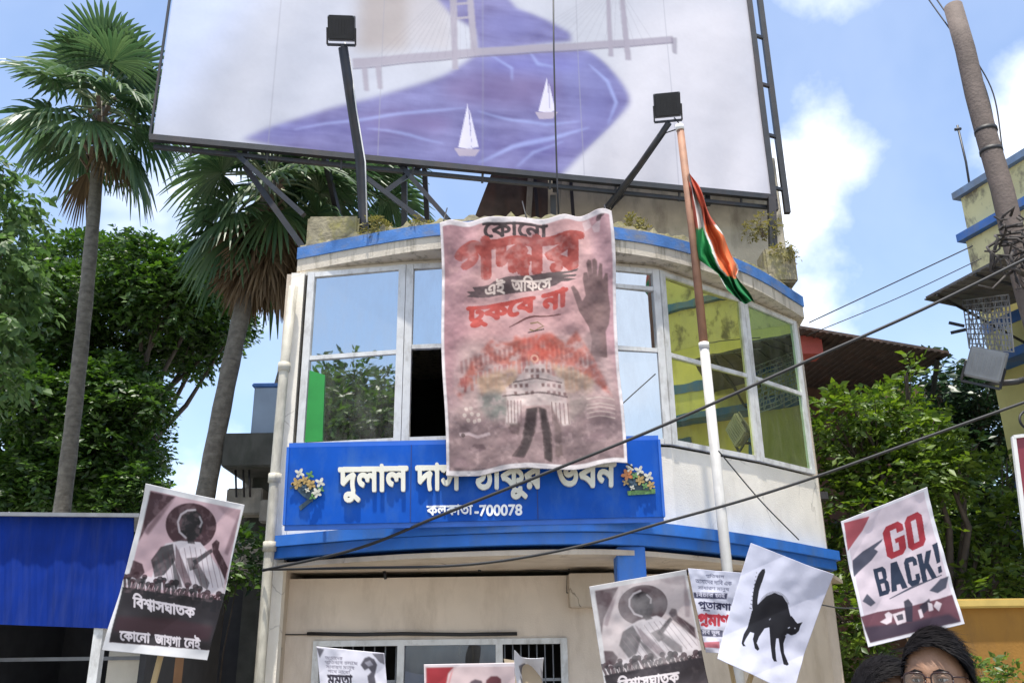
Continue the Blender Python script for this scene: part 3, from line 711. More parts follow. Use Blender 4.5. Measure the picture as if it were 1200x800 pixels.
tag(m.build('hanging_cable', CABLE), 'thin black cable hanging straight down across the billboard', 'cable')

# ================================================================== FLOODLIGHTS
LAMP = mat('lamp_body', (.018, .02, .026), .45, .2, 8)
LENS = mat('lamp_lens', (.10, .11, .14), .15, .1)
def floodlight(label, pts, r, c, size, tilt, yaw, group='floodlights on arms', body=None, roll=0.0):
    t = thing('floodlight', label, 'floodlight', pts[0], group)
    m = MB(); m.tube(pts, r, 10); m.build('arm', STEEL, t)
    rot = Matrix.Rotation(yaw, 4, 'Z')@Matrix.Rotation(tilt, 4, 'X')@Matrix.Rotation(roll, 4, 'Y'); R3 = rot.to_3x3()
    m = MB(); m.box(c, (size, .10, size*.9), rot, .02); 
    for k in range(7): m.box(Vector(c) + R3@Vector((-size*.36 + k*size*.12, -.052, 0)), (.012, .012, size*.62), rot)
    m.build('housing', body or LAMP, t)
    m = MB(); m.box(Vector(c)+R3@Vector((0, .06, 0)), (size*1.04, .03, size*.94), rot, .008); m.build('rim', GREY_STEEL, t)
    m = MB(); m.box(Vector(c)+R3@Vector((0, .078, 0)), (size*.88, .006, size*.78), rot); m.build('lens', LENS, t)
    m = MB(); q = [R3@Vector(p) + Vector(c) for p in ((-size*.53, 0, 0), (-size*.53, -.02, -size*.62), (size*.53, -.02, -size*.62), (size*.53, 0, 0))]
    for i in range(3): m.bar(q[i], q[i+1], .02, .03)
    m.bar(pts[-1], (q[1]+q[2])/2, .035); m.build('bracket', STEEL, t)
    return t
floodlight('black floodlight on long thick upright arm at the billboard\'s left half', [at(427, 300, 10.25), at(426, 258, 10.25), at(422, 188, 10.1), at(410, 110, 9.8), at(402, 56, 9.55)], .062, at(400, 33, 9.45), .335, R(33), R(4))
floodlight('black floodlight on short slanting arm beside top of the flagpole', [at(704, 262, 12.3), at(712, 242, 12.1), at(748, 196, 11.5), at(784, 144, 10.9)], .045, at(782, 123, 10.8), .36, R(30), R(-8))
m = MB(); m.tube([at(x, y, 9.75) for x, y in ((404, 50), (410, 70), (418, 130), (428, 190), (430, 260))], .009, 5); tag(m.build('lamp_wire', WHITE_P), 'pale wire running down the thick floodlight arm', 'wire')
m = MB(); m.tube([at(x, y, Y) for x, y, Y in ((790, 138, 10.85), (797, 146, 10.9), (792, 152, 10.95), (780, 156, 11.0), (752, 196, 11.35), (716, 246, 12.0))], .010, 5); tag(m.build('lamp_wire', CABLE), 'black wire looped beneath the shorter floodlight arm', 'wire')

# ================================================================== BANNER
YB = 9.2
bq = [(515, 262), (716, 254), (734, 546), (523, 556)]
cv = Canvas(bq, 290, 400, srgb((196, 158, 152)))
ns = vnoise(cv.Hh, cv.W, 120, 5)[..., None]; nf = vnoise(cv.Hh, cv.W, 40, 5)[..., None]
PK = lambda c: srgb(c)
cv.img = PK((206, 168, 164))*(1-ns) + PK((178, 132, 132))*ns
cv.fill([(515, 255), (560, 255), (545, 420), (560, 550), (515, 560)], PK((140, 100, 112)), .55, 26)
cv.fill([(690, 250), (720, 250), (740, 550), (700, 550)], PK((160, 124, 138)), .5, 20)
cv.fill([(520, 480), (735, 470), (740, 560), (520, 560)], PK((122, 104, 104)), .85, 30)
cv.fill([(540, 405), (700, 395), (720, 420), (730, 480), (530, 490)], PK((196, 172, 164)), .6, 20)
A = lambda P: [(510+x/5.16, 245+y/5.16) for x, y in P]; D = lambda P: [(510+x/4.704, 390+y/4.704) for x, y in P]
INK = PK((54, 40, 42)); RED = PK((172, 66, 58)); CR = PK((222, 204, 192))
cv.word('কোনো', 565, 642, 266.5, 264.5, 15, INK, .06)
cv.word('গদ্দার', 531, 684, 291, 277, 38, PK((160, 72, 64)), .085)
cv.fill([(525, 290), (690, 276), (690, 330), (525, 350)], PK((206, 166, 160)), .28, 1, noise=(26, .52, 5))
cv.fill(A([(225, 490), (330, 460), (350, 445), (640, 395), (860, 378), (850, 392), (760, 405), (850, 412), (840, 425), (770, 430), (850, 440), (800, 455), (760, 452), (730, 470), (560, 505), (330, 535), (190, 548), (215, 530), (190, 520), (240, 508)]), PK((72, 62, 62)), .92)
cv.word('এই', 568, 592, 335.5, 333.5, 11, CR, .05); cv.word('অফিসে', 599, 646, 332, 327.5, 11.5, CR, .05)
cv.word('ঢুকবে', 547, 628, 363, 349, 17, RED, .09); cv.word('না', 634, 665, 347, 343, 19, RED, .09)
cv.line(A([(450, 715), (540, 672), (600, 655), (760, 652)]), [1, 2.4, 2.4, 1], PK((92, 50, 48)))
cv.line(A([(575, 700), (620, 690), (655, 715), (600, 745), (570, 735)]), 1.6, PK((120, 100, 60))); cv.line(A([(560, 755), (660, 735)]), 1.6, INK)
for P in ([(885, 95), (925, 85), (940, 130), (900, 150)], [(940, 130), (990, 105), (985, 170), (955, 165)]): cv.fill(A(P), PK((216, 196, 196)), .6, 1)
for x, y in ((985, 90), (1000, 80), (980, 100)): cv.disc(A([(x, y)])[0], 3, INK, .7)
HAND = [(950, 800), (930, 720), (900, 680), (870, 640), (850, 590), (815, 500), (830, 485), (860, 520), (885, 575), (905, 540), (885, 440), (890, 405), (912, 400), (925, 460), (905, 350), (915, 330), (935, 335), (945, 420), (940, 330), (955, 318), (970, 335), (972, 430), (985, 345), (1000, 350), (1005, 440), (1020, 400), (1035, 400), (1042, 500), (1060, 600), (1055, 690), (1035, 740), (1040, 800), (1045, 900), (940, 900)]
cv.fill(A(HAND), PK((108, 84, 82)), .9, 1); cv.fill(A([(930, 600), (1000, 560), (1030, 620), (990, 690), (940, 660)]), PK((136, 108, 104)), .8, 8)
cv.fill(A([(930, 520), (1030, 510), (1020, 560), (925, 575)]), PK((96, 76, 76)), .7, 5)
cv.fill(D([(820, 0), (910, 0), (920, 160), (850, 190)]), PK((120, 98, 98)), .7, 6)
# brush swath: red over cream over green
cv.fill(D([(105, 320), (170, 230), (215, 140), (310, 45), (430, 50), (440, 15), (480, 45), (560, 20), (640, 10), (720, 60), (780, 0), (860, 130), (930, 250), (980, 370), (860, 260), (760, 190), (600, 160), (440, 170), (300, 180), (210, 250), (140, 370)]), PK((176, 92, 76)), .85, 4, noise=(30, .22, 3.2))
cv.fill(D([(480, 20), (640, 15), (700, 130), (560, 170), (470, 120)]), PK((184, 78, 62)), .8, 8, noise=(22, .3, 3))
for x in range(150, 860, 26):
    h = random.uniform(40, 130); y = 60 + abs(x-540)*.33
    cv.line(D([(x, y+60), (x+random.uniform(-12, 12), y+60+h)]), random.uniform(2, 5), PK(random.choice(((176, 96, 74), (150, 50, 44), (205, 122, 96)))), .55, 1)
    cv.line(D([(x, y-28), (x+4, y+36)]), 3, PK(random.choice(((150, 56, 46), (120, 48, 44)))), .4, 1)
cv.fill(D([(230, 250), (330, 210), (450, 190), (450, 300), (380, 330), (250, 330)]), PK((196, 164, 134)), .8, 6); cv.fill(D([(640, 180), (760, 200), (880, 270), (860, 330), (720, 320)]), PK((196, 170, 140)), .7, 6)
cv.fill(D([(235, 330), (340, 310), (400, 350), (400, 470), (300, 480), (240, 400)]), PK((98, 112, 104)), .8, 10)
cv.fill(D([(720, 330), (830, 330), (850, 430), (740, 480)]), PK((128, 124, 114)), .7, 10)
# a pale multi storey front with windows, then two dark striding legs
WHT = PK((206, 190, 184)); DK = PK((64, 48, 46))
cv.fill(D([(390, 300), (480, 230), (500, 190), (600, 180), (620, 230), (710, 250), (720, 350), (740, 500), (700, 510), (640, 400), (480, 400), (450, 510), (385, 510), (400, 400)]), WHT, .75, 2)
for y in (215, 245, 290, 330):
    for x in range(405, 720, 30):
        if random.random() < .75 and (y > 250 or 490 < x < 640): cv.fill(D([(x, y-9), (x+17, y-11), (x+18, y+9), (x+2, y+10)]), PK((110, 76, 72)), .85, 1)
cv.line(D([(370, 345), (560, 330), (730, 345)]), 2.2, DK, .8); cv.line(D([(430, 270), (560, 255), (700, 270)]), 1.8, DK, .7)
cv.disc(D([(548, 152)])[0], 5, PK((206, 150, 130)), .9); cv.disc(D([(548, 152)])[0], 2.6, PK((160, 70, 60)))
for x in range(400, 480, 18): cv.line(D([(x, 370), (x+2, 500)]), 1.2, PK((120, 96, 92)), .8)
for x in range(640, 740, 22): cv.line(D([(x, 380), (x+6, 500)]), 1.2, PK((120, 96, 92)), .8)
cv.fill(D([(500, 420), (565, 410), (560, 520), (520, 640), (490, 705), (420, 690), (470, 620), (490, 520)]), DK, .92, 1)
cv.fill(D([(565, 410), (610, 420), (640, 560), (645, 720), (600, 700), (590, 560)]), DK, .92, 1)
cv.fill(D([(645, 420), (690, 520), (700, 690), (660, 680), (655, 540)]), PK((96, 78, 74)), .75, 2)
cv.fill(D([(385, 500), (470, 500), (460, 570), (420, 560)]), PK((74, 56, 54)), .7, 2); cv.fill(D([(500, 385), (600, 385), (610, 400), (500, 405)]), WHT, .8, 1)
cv.fill(D([(180, 625), (210, 595), (260, 600), (280, 630), (230, 645)]), PK((78, 58, 62)), .8, 2)
for x, y in ((170, 415), (200, 440), (235, 445), (180, 475), (215, 480), (160, 450), (240, 475), (195, 410)): cv.disc(D([(x, y)])[0], 2.3, CR, .8)
cv.line(D([(130, 550), (180, 540), (230, 560), (300, 550)]), 3.4, PK((210, 186, 186)), .8, 1); cv.disc(D([(150, 552)])[0], 2.4, DK, .8)
for y0 in (365, 400, 420, 445, 470): cv.line(D([(830, y0), (900, y0-6), (985, y0+10)]), 1.6, CR, .5)
for k in range(40): cv.disc((random.uniform(525, 730), random.uniform(470, 545)), (random.uniform(4, 16), random.uniform(2, 7)), PK(random.choice(((150, 124, 122), (100, 82, 84), (138, 110, 116)))), .3, 3)
cv.fill([(520, 430), (735, 425), (740, 560), (520, 565)], PK((92, 74, 76)), .35, 20, noise=(50, .3, 2.2)); cv.fill([(520, 430), (735, 425), (740, 560), (520, 565)], PK((186, 160, 158)), .35, 6, noise=(20, .55, 5))
cv.fill([(515, 255), (725, 250), (740, 560), (515, 560)], PK((120, 92, 96)), .28, 0, noise=(70, .5, 4)); cv.fill(D([(505, 425), (562, 415), (552, 520), (515, 640), (488, 700), (440, 690), (478, 620), (494, 520)]), PK((40, 28, 30)), .8, 2); cv.fill(D([(572, 415), (606, 425), (632, 560), (640, 712), (606, 698), (594, 560)]), PK((40, 28, 30)), .8, 2)
EDG = PK((214, 206, 206))
for a, b, w_ in ((bq[0], bq[1], 12), (bq[1], bq[2], 8), (bq[2], bq[3], 12), (bq[3], bq[0], 7)): cv.line([a, ((a[0]+b[0])/2, (a[1]+b[1])/2), b], w_, EDG, .95, 1)
cv.img *= .86; cv.grain(.10, 14)
T = thing('protest_banner', 'tall faded pink banner with red Bengali lettering and raised hand hung over upper windows', 'banner', at(622, 258, YB))
BW = vnoise(400, 290, 70, 3).ravel(); BF = vnoise(400, 290, 18, 3).ravel(); BS = vnoise(400, 36, 9, 3).repeat(9, 1)[:, :290].ravel()
def bdisp(u, v): return .12*(BW-.5) + .02*(BF-.5) + .035*np.sin((u*1.1+v*.55)*26)*np.exp(-((u-.15)**2+(v-.0)**2)*9) + .035*np.sin((u*1.1-v*.6)*26)*np.exp(-((u-.9)**2+v**2)*9) + .03*np.sin(u*9+v*3) + .02*np.sin(u*21-v*5)*(1-v*.5) + .05*(v-.5)**2 + .028*np.sin(u*14+1)*v**6 + .03*np.abs(np.sin(v*3.2+u*2))
def bplace(px):
    px = np.array(px, float); u = (px[:, 0]-515)/210; v = (px[:, 1]-256)/290     # scalloped hems
    px = px.copy(); px[:, 1] += np.where(v > .5, (v-.5)*2*3.0*np.sin(u*11+.4), (.5-v)*2*2.2*np.sin(u*12)); px[:, 0] += 1.5*np.sin(v*9)*np.abs(u-.5)*2
    d = rays(px); t = (YB - .34*np.clip(v, 0, 1))/d[:, 1]; return np.array([0, 0, CAM_H]) + d*t[:, None]
cv.sheet('cloth', CLOTH, bplace, T, .004, bdisp)
for a, b in (((519, 262), (524, 244)), ((713, 256), (708, 240)), ((617, 256), (612, 236)), ((526, 548), (520, 556)), ((731, 540), (742, 548))):
    m = MB(); m.tube([at(*a, YB-.03 if a[1] < 300 else 8.86), at(*b, YB+.3 if b[1] < 300 else 8.95)], .008, 5); m.build('tie_cord', CABLE, T)

# ================================================================== FLAGPOLE, FLAG
FP = thing('flagpole', 'slim brown and white flagpole standing in front of the curved office', 'flagpole', (0, 0, 0))
p0 = at(797, 150, 9.62); p1 = at(825, 405, 9.6); p2 = at(852, 665, 9.58); pb = p2 + (p2-p1)*(p2.z/(p1.z-p2.z))
FP.location = pb; FP.matrix_world = Matrix.Translation(pb)
m = MB(); m.tube([p0, p0.lerp(p1, .5)+Vector((.012, 0, 0)), p1], [.045, .047, .049], 12); m.build('upper_pole', BAMBOO, FP)
m = MB(); m.tube([p1 + (p1-p2)*-.002, p2, pb], [.053, .056, .06], 12); m.build('lower_pole', mat('dull_white_paint', (.50, .49, .47), .6, .08, 7, stain=(.3, .28, .25), stain_amt=.6, stain_scale=(4, 4, 1)), FP)
m = MB(); m.tube([p1 + (p0-p1)*.012, p1 - (p0-p1)*.012], .058, 12); m.build('collar', WHITE_P, FP)
m = MB(); m.tube([at(796, 147, 9.62), at(797, 153, 9.62)], .052, 12); m.build('cap', WHITE_P, FP)
# flag: stripe bands hanging limp from the hoist
rows = 70; cols = 46; Lft = [(805, 204), (809, 222), (812, 246), (815, 276), (817, 302), (829, 313), (842, 321), (852, 338), (868, 355)]; Rgt = [(810, 203), (819, 222), (831, 246), (842, 268), (853, 288), (864, 310), (863, 322), (873, 338), (884, 354)]
def along(P, t):
    k = t*(len(P)-1); i = min(int(k), len(P)-2); f = k-i; return P[i][0]*(1-f)+P[i+1][0]*f, P[i][1]*(1-f)+P[i+1][1]*f
vs = []; ink = []
for r_ in range(rows):
    t = r_/(rows-1); a = along(Lft, t); b = along(Rgt, t)
    for c in range(cols):
        s_ = c/(cols-1); x = a[0]*(1-s_)+b[0]*s_ + 1.6*math.sin(t*23+s_*5)*s_; y = a[1]*(1-s_)+b[1]*s_ + 1.5*math.sin(t*17+s_*9)
        fold = .085*math.sin(s_*17 + t*6)*(.35+t) + .05*math.sin(s_*8 - t*9) + .02*math.sin(t*40+s_*20)
        vs.append(at(x, y, 9.55 + fold))
        e = s_ + .06*math.sin(t*9) + .03*math.sin(t*23)
        if t > .78: cc = (.010, .17, .05) if e > .1 or t > .86 else (.56, .56, .52)
        elif t < .34: cc = (.46, .08, .04) if e > .52 else (.58, .55, .50) if e > .2 else (.46, .09, .05)
        elif e > .50 - .25*(t-.34): cc = (.66, .15, .045) if e < .95 else (.60, .58, .54)
        elif e > .42 - .25*(t-.34): cc = (.60, .58, .54)
        else: cc = (.010, .20, .05)
        ink.append((*cc, 1))
i = np.arange(rows*cols).reshape(rows, cols); fc = np.stack([i[:-1, :-1], i[1:, :-1], i[1:, 1:], i[:-1, 1:]], -1).reshape(-1, 4)
fo = np_mesh('flag', np.array([tuple(v) for v in vs]), fc, CLOTH, None, True)
ca = fo.data.color_attributes.new('ink', 'FLOAT_COLOR', 'POINT'); ca.data.foreach_set('color', np.array(ink, np.float32).ravel())
tag(fo, 'limp orange, white and green flag hanging from the flagpole', 'flag')
# ================================================================== PALMS
PALM_LEAF = leaf_mat('fan_palm_leaf', (.045, .095, .040), (.10, .16, .065), .30, .42)
PALM_DEAD = leaf_mat('dead_palm_leaf', (.10, .065, .035), (.20, .14, .08), .15, .8)
def fan_leaf(mb, root, d, pet, Rf, droop=.25, spread=235, nseg=32, roll=0.0, cup=.18):
    d = Vector(d).normalized(); side = d.cross(Vector((0, 0, 1)))
    side = side.normalized() if side.length > .05 else Vector((1, 0, 0)); nrm = side.cross(d).normalized()
    rq = Matrix.Rotation(roll, 3, d); side = rq@side; nrm = rq@nrm
    tip = root + d*pet + Vector((0, 0, -droop*pet*.35)); mid = root + d*pet*.55 + Vector((0, 0, .03))
    mb.cur = 1; mb.tube([root, mid, tip], [.028, .022, .016], 5, False); mb.cur = 0
    dth = R(spread)/nseg
    for k in range(nseg):
        th = -R(spread)/2 + (k+.5)*dth; L_ = Rf*(.78+.22*math.cos(th*.7))*random.uniform(.9, 1.05)
        if random.random() < .04: L_ *= .6
        ax = d*math.cos(th) + side*math.sin(th); tn = -d*math.sin(th) + side*math.cos(th)
        bend = random.uniform(.7, 1.4)
        def P(r, s_, lift): 
            z = -droop*bend*(r**2.6)*L_*.9
            return tip + ax*(r*L_) + tn*s_ + nrm*(cup*r*(1-r)*L_ + lift) + Vector((0, 0, z))
        rr = (.04, .30, .56, .80, 1.0); wd = [r*L_*math.tan(dth/2)*1.04 for r in rr[:3]] + [.80*L_*math.tan(dth/2)*.62, .005]
        v = []
        for r, q in zip(rr, wd): v += [P(r, -q, 0), P(r, 0, q*.75), P(r, q, 0)]
        f = []
        for i in range(4):
            a = 3*i; f += [(a, a+1, a+4, a+3), (a+1, a+2, a+5, a+4)]
        mb.add(v, f)
def palm(label, base, crown, r0, r1, nleaf, Rf, pet, skirt=0, seed=1, lean=(0, 0), lowest=-50):
    random.seed(seed); base = Vector(base); crown = Vector(crown)
    t = thing('fan_palm', label, 'palm tree', base, 'fan palms left of the office')
    m = MB(); pts = []; rs = []; n = 26
    for i in range(n+1):
        f = i/n; p = base.lerp(crown, f); p.x += lean[0]*math.sin(f*math.pi); p.y += lean[1]*math.sin(f*math.pi)
        pts.append(p); rs.append((r0*(1-f)+r1*f)*(1.04 if i % 2 else .98)*(1.25 if i == 0 else 1))
    m.tube(pts, rs, 14); m.build('trunk', BARK, t)
    m = MB()
    for k in range(26):
        a = k*2.4; z = -.1 - .05*k; o = Vector((math.cos(a)*r1*.7, math.sin(a)*r1*.7, z)); m.bar(crown+o, crown+o*1.0+Vector((math.cos(a)*.16, math.sin(a)*.16, .22)), .07, .03)
    m.build('leaf_bases', mat('palm_boot', (.14, .10, .07), .95, .3, 9, .5), t)
    m = MB()
    for k in range(nleaf):
        az = k*2.39996 + random.uniform(-.25, .25); f = k/(nleaf-1); el = R(78 - (78-lowest)*f + random.uniform(-9, 9))
        d = (math.cos(az)*math.cos(el), math.sin(az)*math.cos(el), math.sin(el))
        fan_leaf(m, crown + Vector((0, 0, .1-.25*f)), d, pet*random.uniform(.85, 1.15), Rf*random.uniform(.88, 1.1), .18+.3*f, roll=random.uniform(-.6, .6))
    m.build('crown', [PALM_LEAF, mat('palm_petiole', (.16, .20, .09), .5, .15)], t, False)
    if skirt:
        m = MB()
        for k in range(skirt):
            az = k*2.4; zz = -.35 - .9*random.random(); d = (math.cos(az)*.42, math.sin(az)*.42, -1)
            fan_leaf(m, crown + Vector((math.cos(az)*r1*.8, math.sin(az)*r1*.8, zz)), d, .28, Rf*.8, .35, 110, 16, random.uniform(-1, 1), .05)
        m.build('dead_skirt', [PALM_DEAD, PALM_DEAD], t, False)
    return t
def to_ground(p_low, p_hi):
    p_low = Vector(p_low); p_hi = Vector(p_hi); k = p_low.z/(p_hi.z-p_low.z); return p_low + (p_low-p_hi)*k
c1 = at(120, 122, 14.0); palm('tall fan palm with slim grey trunk standing alone at far left', to_ground(at(66, 585, 14.0), c1), c1, .14, .10, 27, 1.0, .85, 2, 3, (.12, 0), -52)
c2 = at(318, 212, 13.4); palm('leaning fan palm with brown dead skirt tucked under the billboard corner', to_ground(at(252, 570, 13.4), c2), c2, .155, .125, 34, 1.0, .9, 44, 8, (-.12, 0), -60)
c3 = at(398, 225, 15.5); palm('fan palm farthest right behind the roof beneath the billboard frame', to_ground(at(322, 480, 15.5), c3), c3, .16, .13, 32, 1.1, .9, 14, 21, (0, 0), -45)

# ================================================================== BROADLEAF TREES
def leaves_np(clumps, dens, size, spray=8, squash=.8, seed=0, hang=.0):
    g = np.random.default_rng(seed); C_, R_ = [], []
    for (c, r) in clumps:
        n = max(6, int(dens*r*r)); v = g.normal(size=(n, 3)); v /= np.linalg.norm(v, axis=1)[:, None]
        rad = r*(.35+.68*g.random(n)**.55)*(1+.22*np.sin(v[:, 0]*5+c[0]*3)*np.cos(v[:, 2]*6+c[1]))
        p = np.array(c) + v*rad[:, None]*np.array([1, 1, squash]); C_.append(p)
        d = v + g.normal(size=(n, 3))*.6; d[:, 2] -= .15+hang; R_.append(d/np.linalg.norm(d, axis=1)[:, None])
    P = np.vstack(C_); Dr = np.vstack(R_); M = len(P)
    k = np.arange(spray); L_ = size*2.2
    up = np.array([0, 0, 1.0]); sd_ = np.cross(Dr, up); sd_ /= np.linalg.norm(sd_, axis=1)[:, None]+1e-6; nm = np.cross(sd_, Dr)
    t = (k+.4)/spray; sg = np.where(k % 2, 1, -1)
    base = P[:, None] + Dr[:, None]*(t*L_)[None, :, None]; base[:, :, 2] -= (t**2*.25*L_)[None]
    ld = Dr[:, None]*.55 + sd_[:, None]*sg[None, :, None]*.85 + g.normal(size=(M, spray, 3))*.28; ld[:, :, 2] -= .12+hang
    ld /= np.linalg.norm(ld, axis=2)[..., None]
    nn = nm[:, None] + g.normal(size=(M, spray, 3))*.55; ws = np.cross(ld, nn); ws /= np.linalg.norm(ws, axis=2)[..., None]+1e-6
    fo = np.cross(ws, ld); s_ = size*(.55+.9*g.random((M, spray)))[..., None]
    v0 = base; v2 = base + ld*s_; md = base + ld*s_*.45
    v1 = md + ws*s_*.24 + fo*s_*.07; v3 = md - ws*s_*.24 + fo*s_*.07
    V = np.stack([v0, v1, v2, v3], 2).reshape(-1, 3); q = np.arange(len(V)).reshape(-1, 4)
    F = np.concatenate([q[:, [0, 1, 2]], q[:, [0, 2, 3]]]); return V, F
def tree(label, base, clumps, m_leaf, dens=60, size=.16, r0=.22, seed=0, group=None, cat='tree', name='broadleaf_tree', hang=.0, fork=.45, squash=.8):
    base = Vector(base); t = thing(name, label, cat, base, group)
    cen = sum((Vector(c) for c, r in clumps), Vector())/len(clumps); top = base.lerp(Vector((cen.x, cen.y, cen.z)), fork); top.x = base.x*.6+top.x*.4
    m = MB(); m.tube([base, base.lerp(top, .5)+Vector((.06, .05, 0)), top], [r0*1.25, r0, r0*.8], 12)
    rr = random.Random(seed)
    for c, r in clumps:
        c = Vector(c); md = top.lerp(c, .5) + Vector((rr.uniform(-.3, .3), rr.uniform(-.3, .3), rr.uniform(.0, .4)))
        m.tube([top, md, c], [r0*.5, r0*.28, r0*.10], 6, False)
        for k in range(4):
            e = c + Vector((rr.uniform(-1, 1), rr.uniform(-1, 1), rr.uniform(-.5, 1)))*r*.8; m.tube([md.lerp(c, .4+.15*k), e], [r0*.12, r0*.03], 5, False)
    m.build('trunk', BARK2, t)
    V, F = leaves_np(clumps, dens, size, seed=seed, hang=hang, squash=squash); np_mesh('crown', V, F, m_leaf, t)
    return t
def cl(lst, Y, dy, seed):
    rr = random.Random(seed); out = []
    for x, y, r in lst:
        yy = Y + rr.uniform(-dy, dy); out.append((tuple(at(x, y, yy)), r/pxm(x, y, yy)))
    return out
LF1 = leaf_mat('dark_glossy_leaf', (.015, .040, .010), (.085, .165, .024), .30, .45)
LF2 = leaf_mat('bamboo_green_leaf', (.05, .10, .03), (.12, .20, .06), .4, .5)
LF3 = leaf_mat('fresh_yellow_green_leaf', (.035, .075, .012), (.15, .225, .03), .36, .45)
LF4 = leaf_mat('deep_blue_green_leaf', (.015, .038, .018), (.04, .08, .032), .25, .4)
big = [(30, 330, 58), (105, 312, 46), (165, 318, 48), (222, 330, 44), (256, 372, 34), (200, 385, 50), (130, 395, 58), (60, 410, 58), (0, 420, 60), (264, 402, 18), (225, 415, 24), (145, 450, 42), (90, 490, 58), (20, 505, 55), (150, 515, 42), (170, 540, 22), (60, 560, 52), (120, 580, 46), (172, 585, 22), (0, 590, 50), (80, 350, 50), (185, 350, 46), (140, 640, 50), (50, 650, 50), (240, 350, 26), (280, 380, 14)]
frontl = [(112, 520, 42), (152, 474, 38), (70, 556, 46), (40, 470, 46), (176, 468, 20), (118, 462, 42), (158, 565, 30), (20, 570, 44), (160, 530, 20), (140, 600, 40)]
tree('big dark broadleaf tree with sunlit top filling the left behind both palms', at(110, 700, 20.0)*1.0 - Vector((0, 0, at(110, 700, 20).z)), cl(big, 20.3, 1.3, 2) + cl(frontl, 18.9, .3, 12), LF1, 560, .15, .2, 5, fork=.72)
tree('pale drooping bamboo like tree cut off by the left edge', (-8.6, 11.8, 0), cl([(-12, 255, 46), (-4, 310, 40), (6, 350, 34), (-25, 390, 44), (4, 205, 22), (-10, 440, 30)], 12, .5, 4), LF2, 330, .17, .14, 6, hang=.5)
rt = [(978, 486, 28), (1012, 482, 30), (1050, 478, 28), (1063, 436, 12), (1040, 500, 42), (992, 520, 38), (1080, 508, 36), (1020, 550, 44), (1075, 555, 42), (990, 595, 40), (1045, 610, 44), (1105, 545, 34), (1130, 528, 20), (1000, 660, 40), (985, 730, 38), (960, 690, 26), (1010, 770, 34), (1105, 600, 30), (1150, 640, 36), (1185, 610, 34), (1120, 665, 32), (1170, 680, 30), (1190, 550, 26)]
tree('fresh yellow green tree right of the curved office, below the rusty roof', (6.6, 14.6, 0), cl(rt, 14.2, .9, 7), LF3, 400, .13, .17, 9)
tree('deep green tree behind the yellow green one, near the right floodlight', (9.3, 18.6, 0), cl([(1098, 450, 32), (1122, 470, 34), (1148, 455, 26), (1150, 500, 38), (1175, 500, 30), (1110, 520, 40), (1165, 560, 44), (1120, 580, 46), (1190, 610, 46), (1140, 640, 48), (1100, 660, 40), (1185, 670, 40)], 18.6, .8, 8), LF4, 250, .19, .2, 12)
def bush(label, c, r, mt, n, size, seed, name='leafy_bush', cat='bush', stems=5):
    c = Vector(c); base = Vector((c.x, c.y, max(0, c.z-r*1.2)))
    if name == 'leafy_bush': base.z = 0
    t = thing(name, label, cat, base); rr = random.Random(seed); m = MB()
    for k in range(stems): m.tube([base+Vector((rr.uniform(-.05, .05), rr.uniform(-.05, .05), 0)), base.lerp(c, .6)+Vector((rr.uniform(-r, r)*.3, rr.uniform(-r, r)*.3, 0)), c+Vector((rr.uniform(-r, r)*.6, rr.uniform(-r, r)*.6, rr.uniform(-.2, .7)*r))], [.014*r*3, .009*r*3, .004*r*3], 5)
    m.build('stem', BARK2, t)
    V, F = leaves_np([(tuple(c), r), (tuple(c+Vector((r*.6, 0, -r*.3))), r*.7), (tuple(c+Vector((-r*.6, .1, -r*.4))), r*.7)], n, size, seed=seed); np_mesh('foliage', V, F, mt, t)
bush('small bush in front of the ochre wall at bottom right', at(1163, 792, 9.0), .24, LF3, 900, .07, 31)
bush('shaded green bush behind the left placard', at(268, 650, 12.0), .42, LF1, 330, .12, 32)
DRY = leaf_mat('dry_weed_leaf', (.10, .10, .03), (.24, .21, .06), .3, .7)
for lab, p, r in (('yellowing moss weeds on the roof edge left of the banner', at(440, 266, 9.95), .13), ('small yellow weeds sprouting at roof edge near the banner\'s left corner', at(492, 262, 9.8), .09), ('dry weeds on the roof edge right of the banner', at(742, 264, 10.1), .12), ('dark dry weeds at the hut\'s right corner', at(893, 262, 12.2), .2), ('yellowish weeds on the right end of the roof edge', at(916, 296, 11.75), .14)):
    bush(lab, p, r, DRY, 2600 if r < .15 else 1000, .045, int(r*1000), 'roof_weeds', 'weeds', 4)
# behind the camera: the tree the left panes mirror
tree('dark tree across the street behind the viewer', (-10.4, -3.0, 0), [((-10.5, -2.5, 7.6), 2.1), ((-8.6, -1.6, 7.2), 1.8), ((-12.2, -2.2, 7.4), 2.1), ((-9.6, -3.2, 8.8), 1.5), ((-11.8, -3.5, 8.8), 1.6), ((-7.2, -2.4, 7.9), 1.4), ((-13.6, -1.4, 10.2), 1.0), ((-6.6, -2.4, 5.9), 1.5), ((-14.4, -1.8, 8.2), 1.6), ((-10.4, -1.4, 4.7), 1.6), ((-8.0, -2.0, 4.6), 1.3), ((-12.8, -1.6, 4.6), 1.6), ((-13.6, -2, 7.6), 1.2)], LF1, 150, .22, .28, 15)

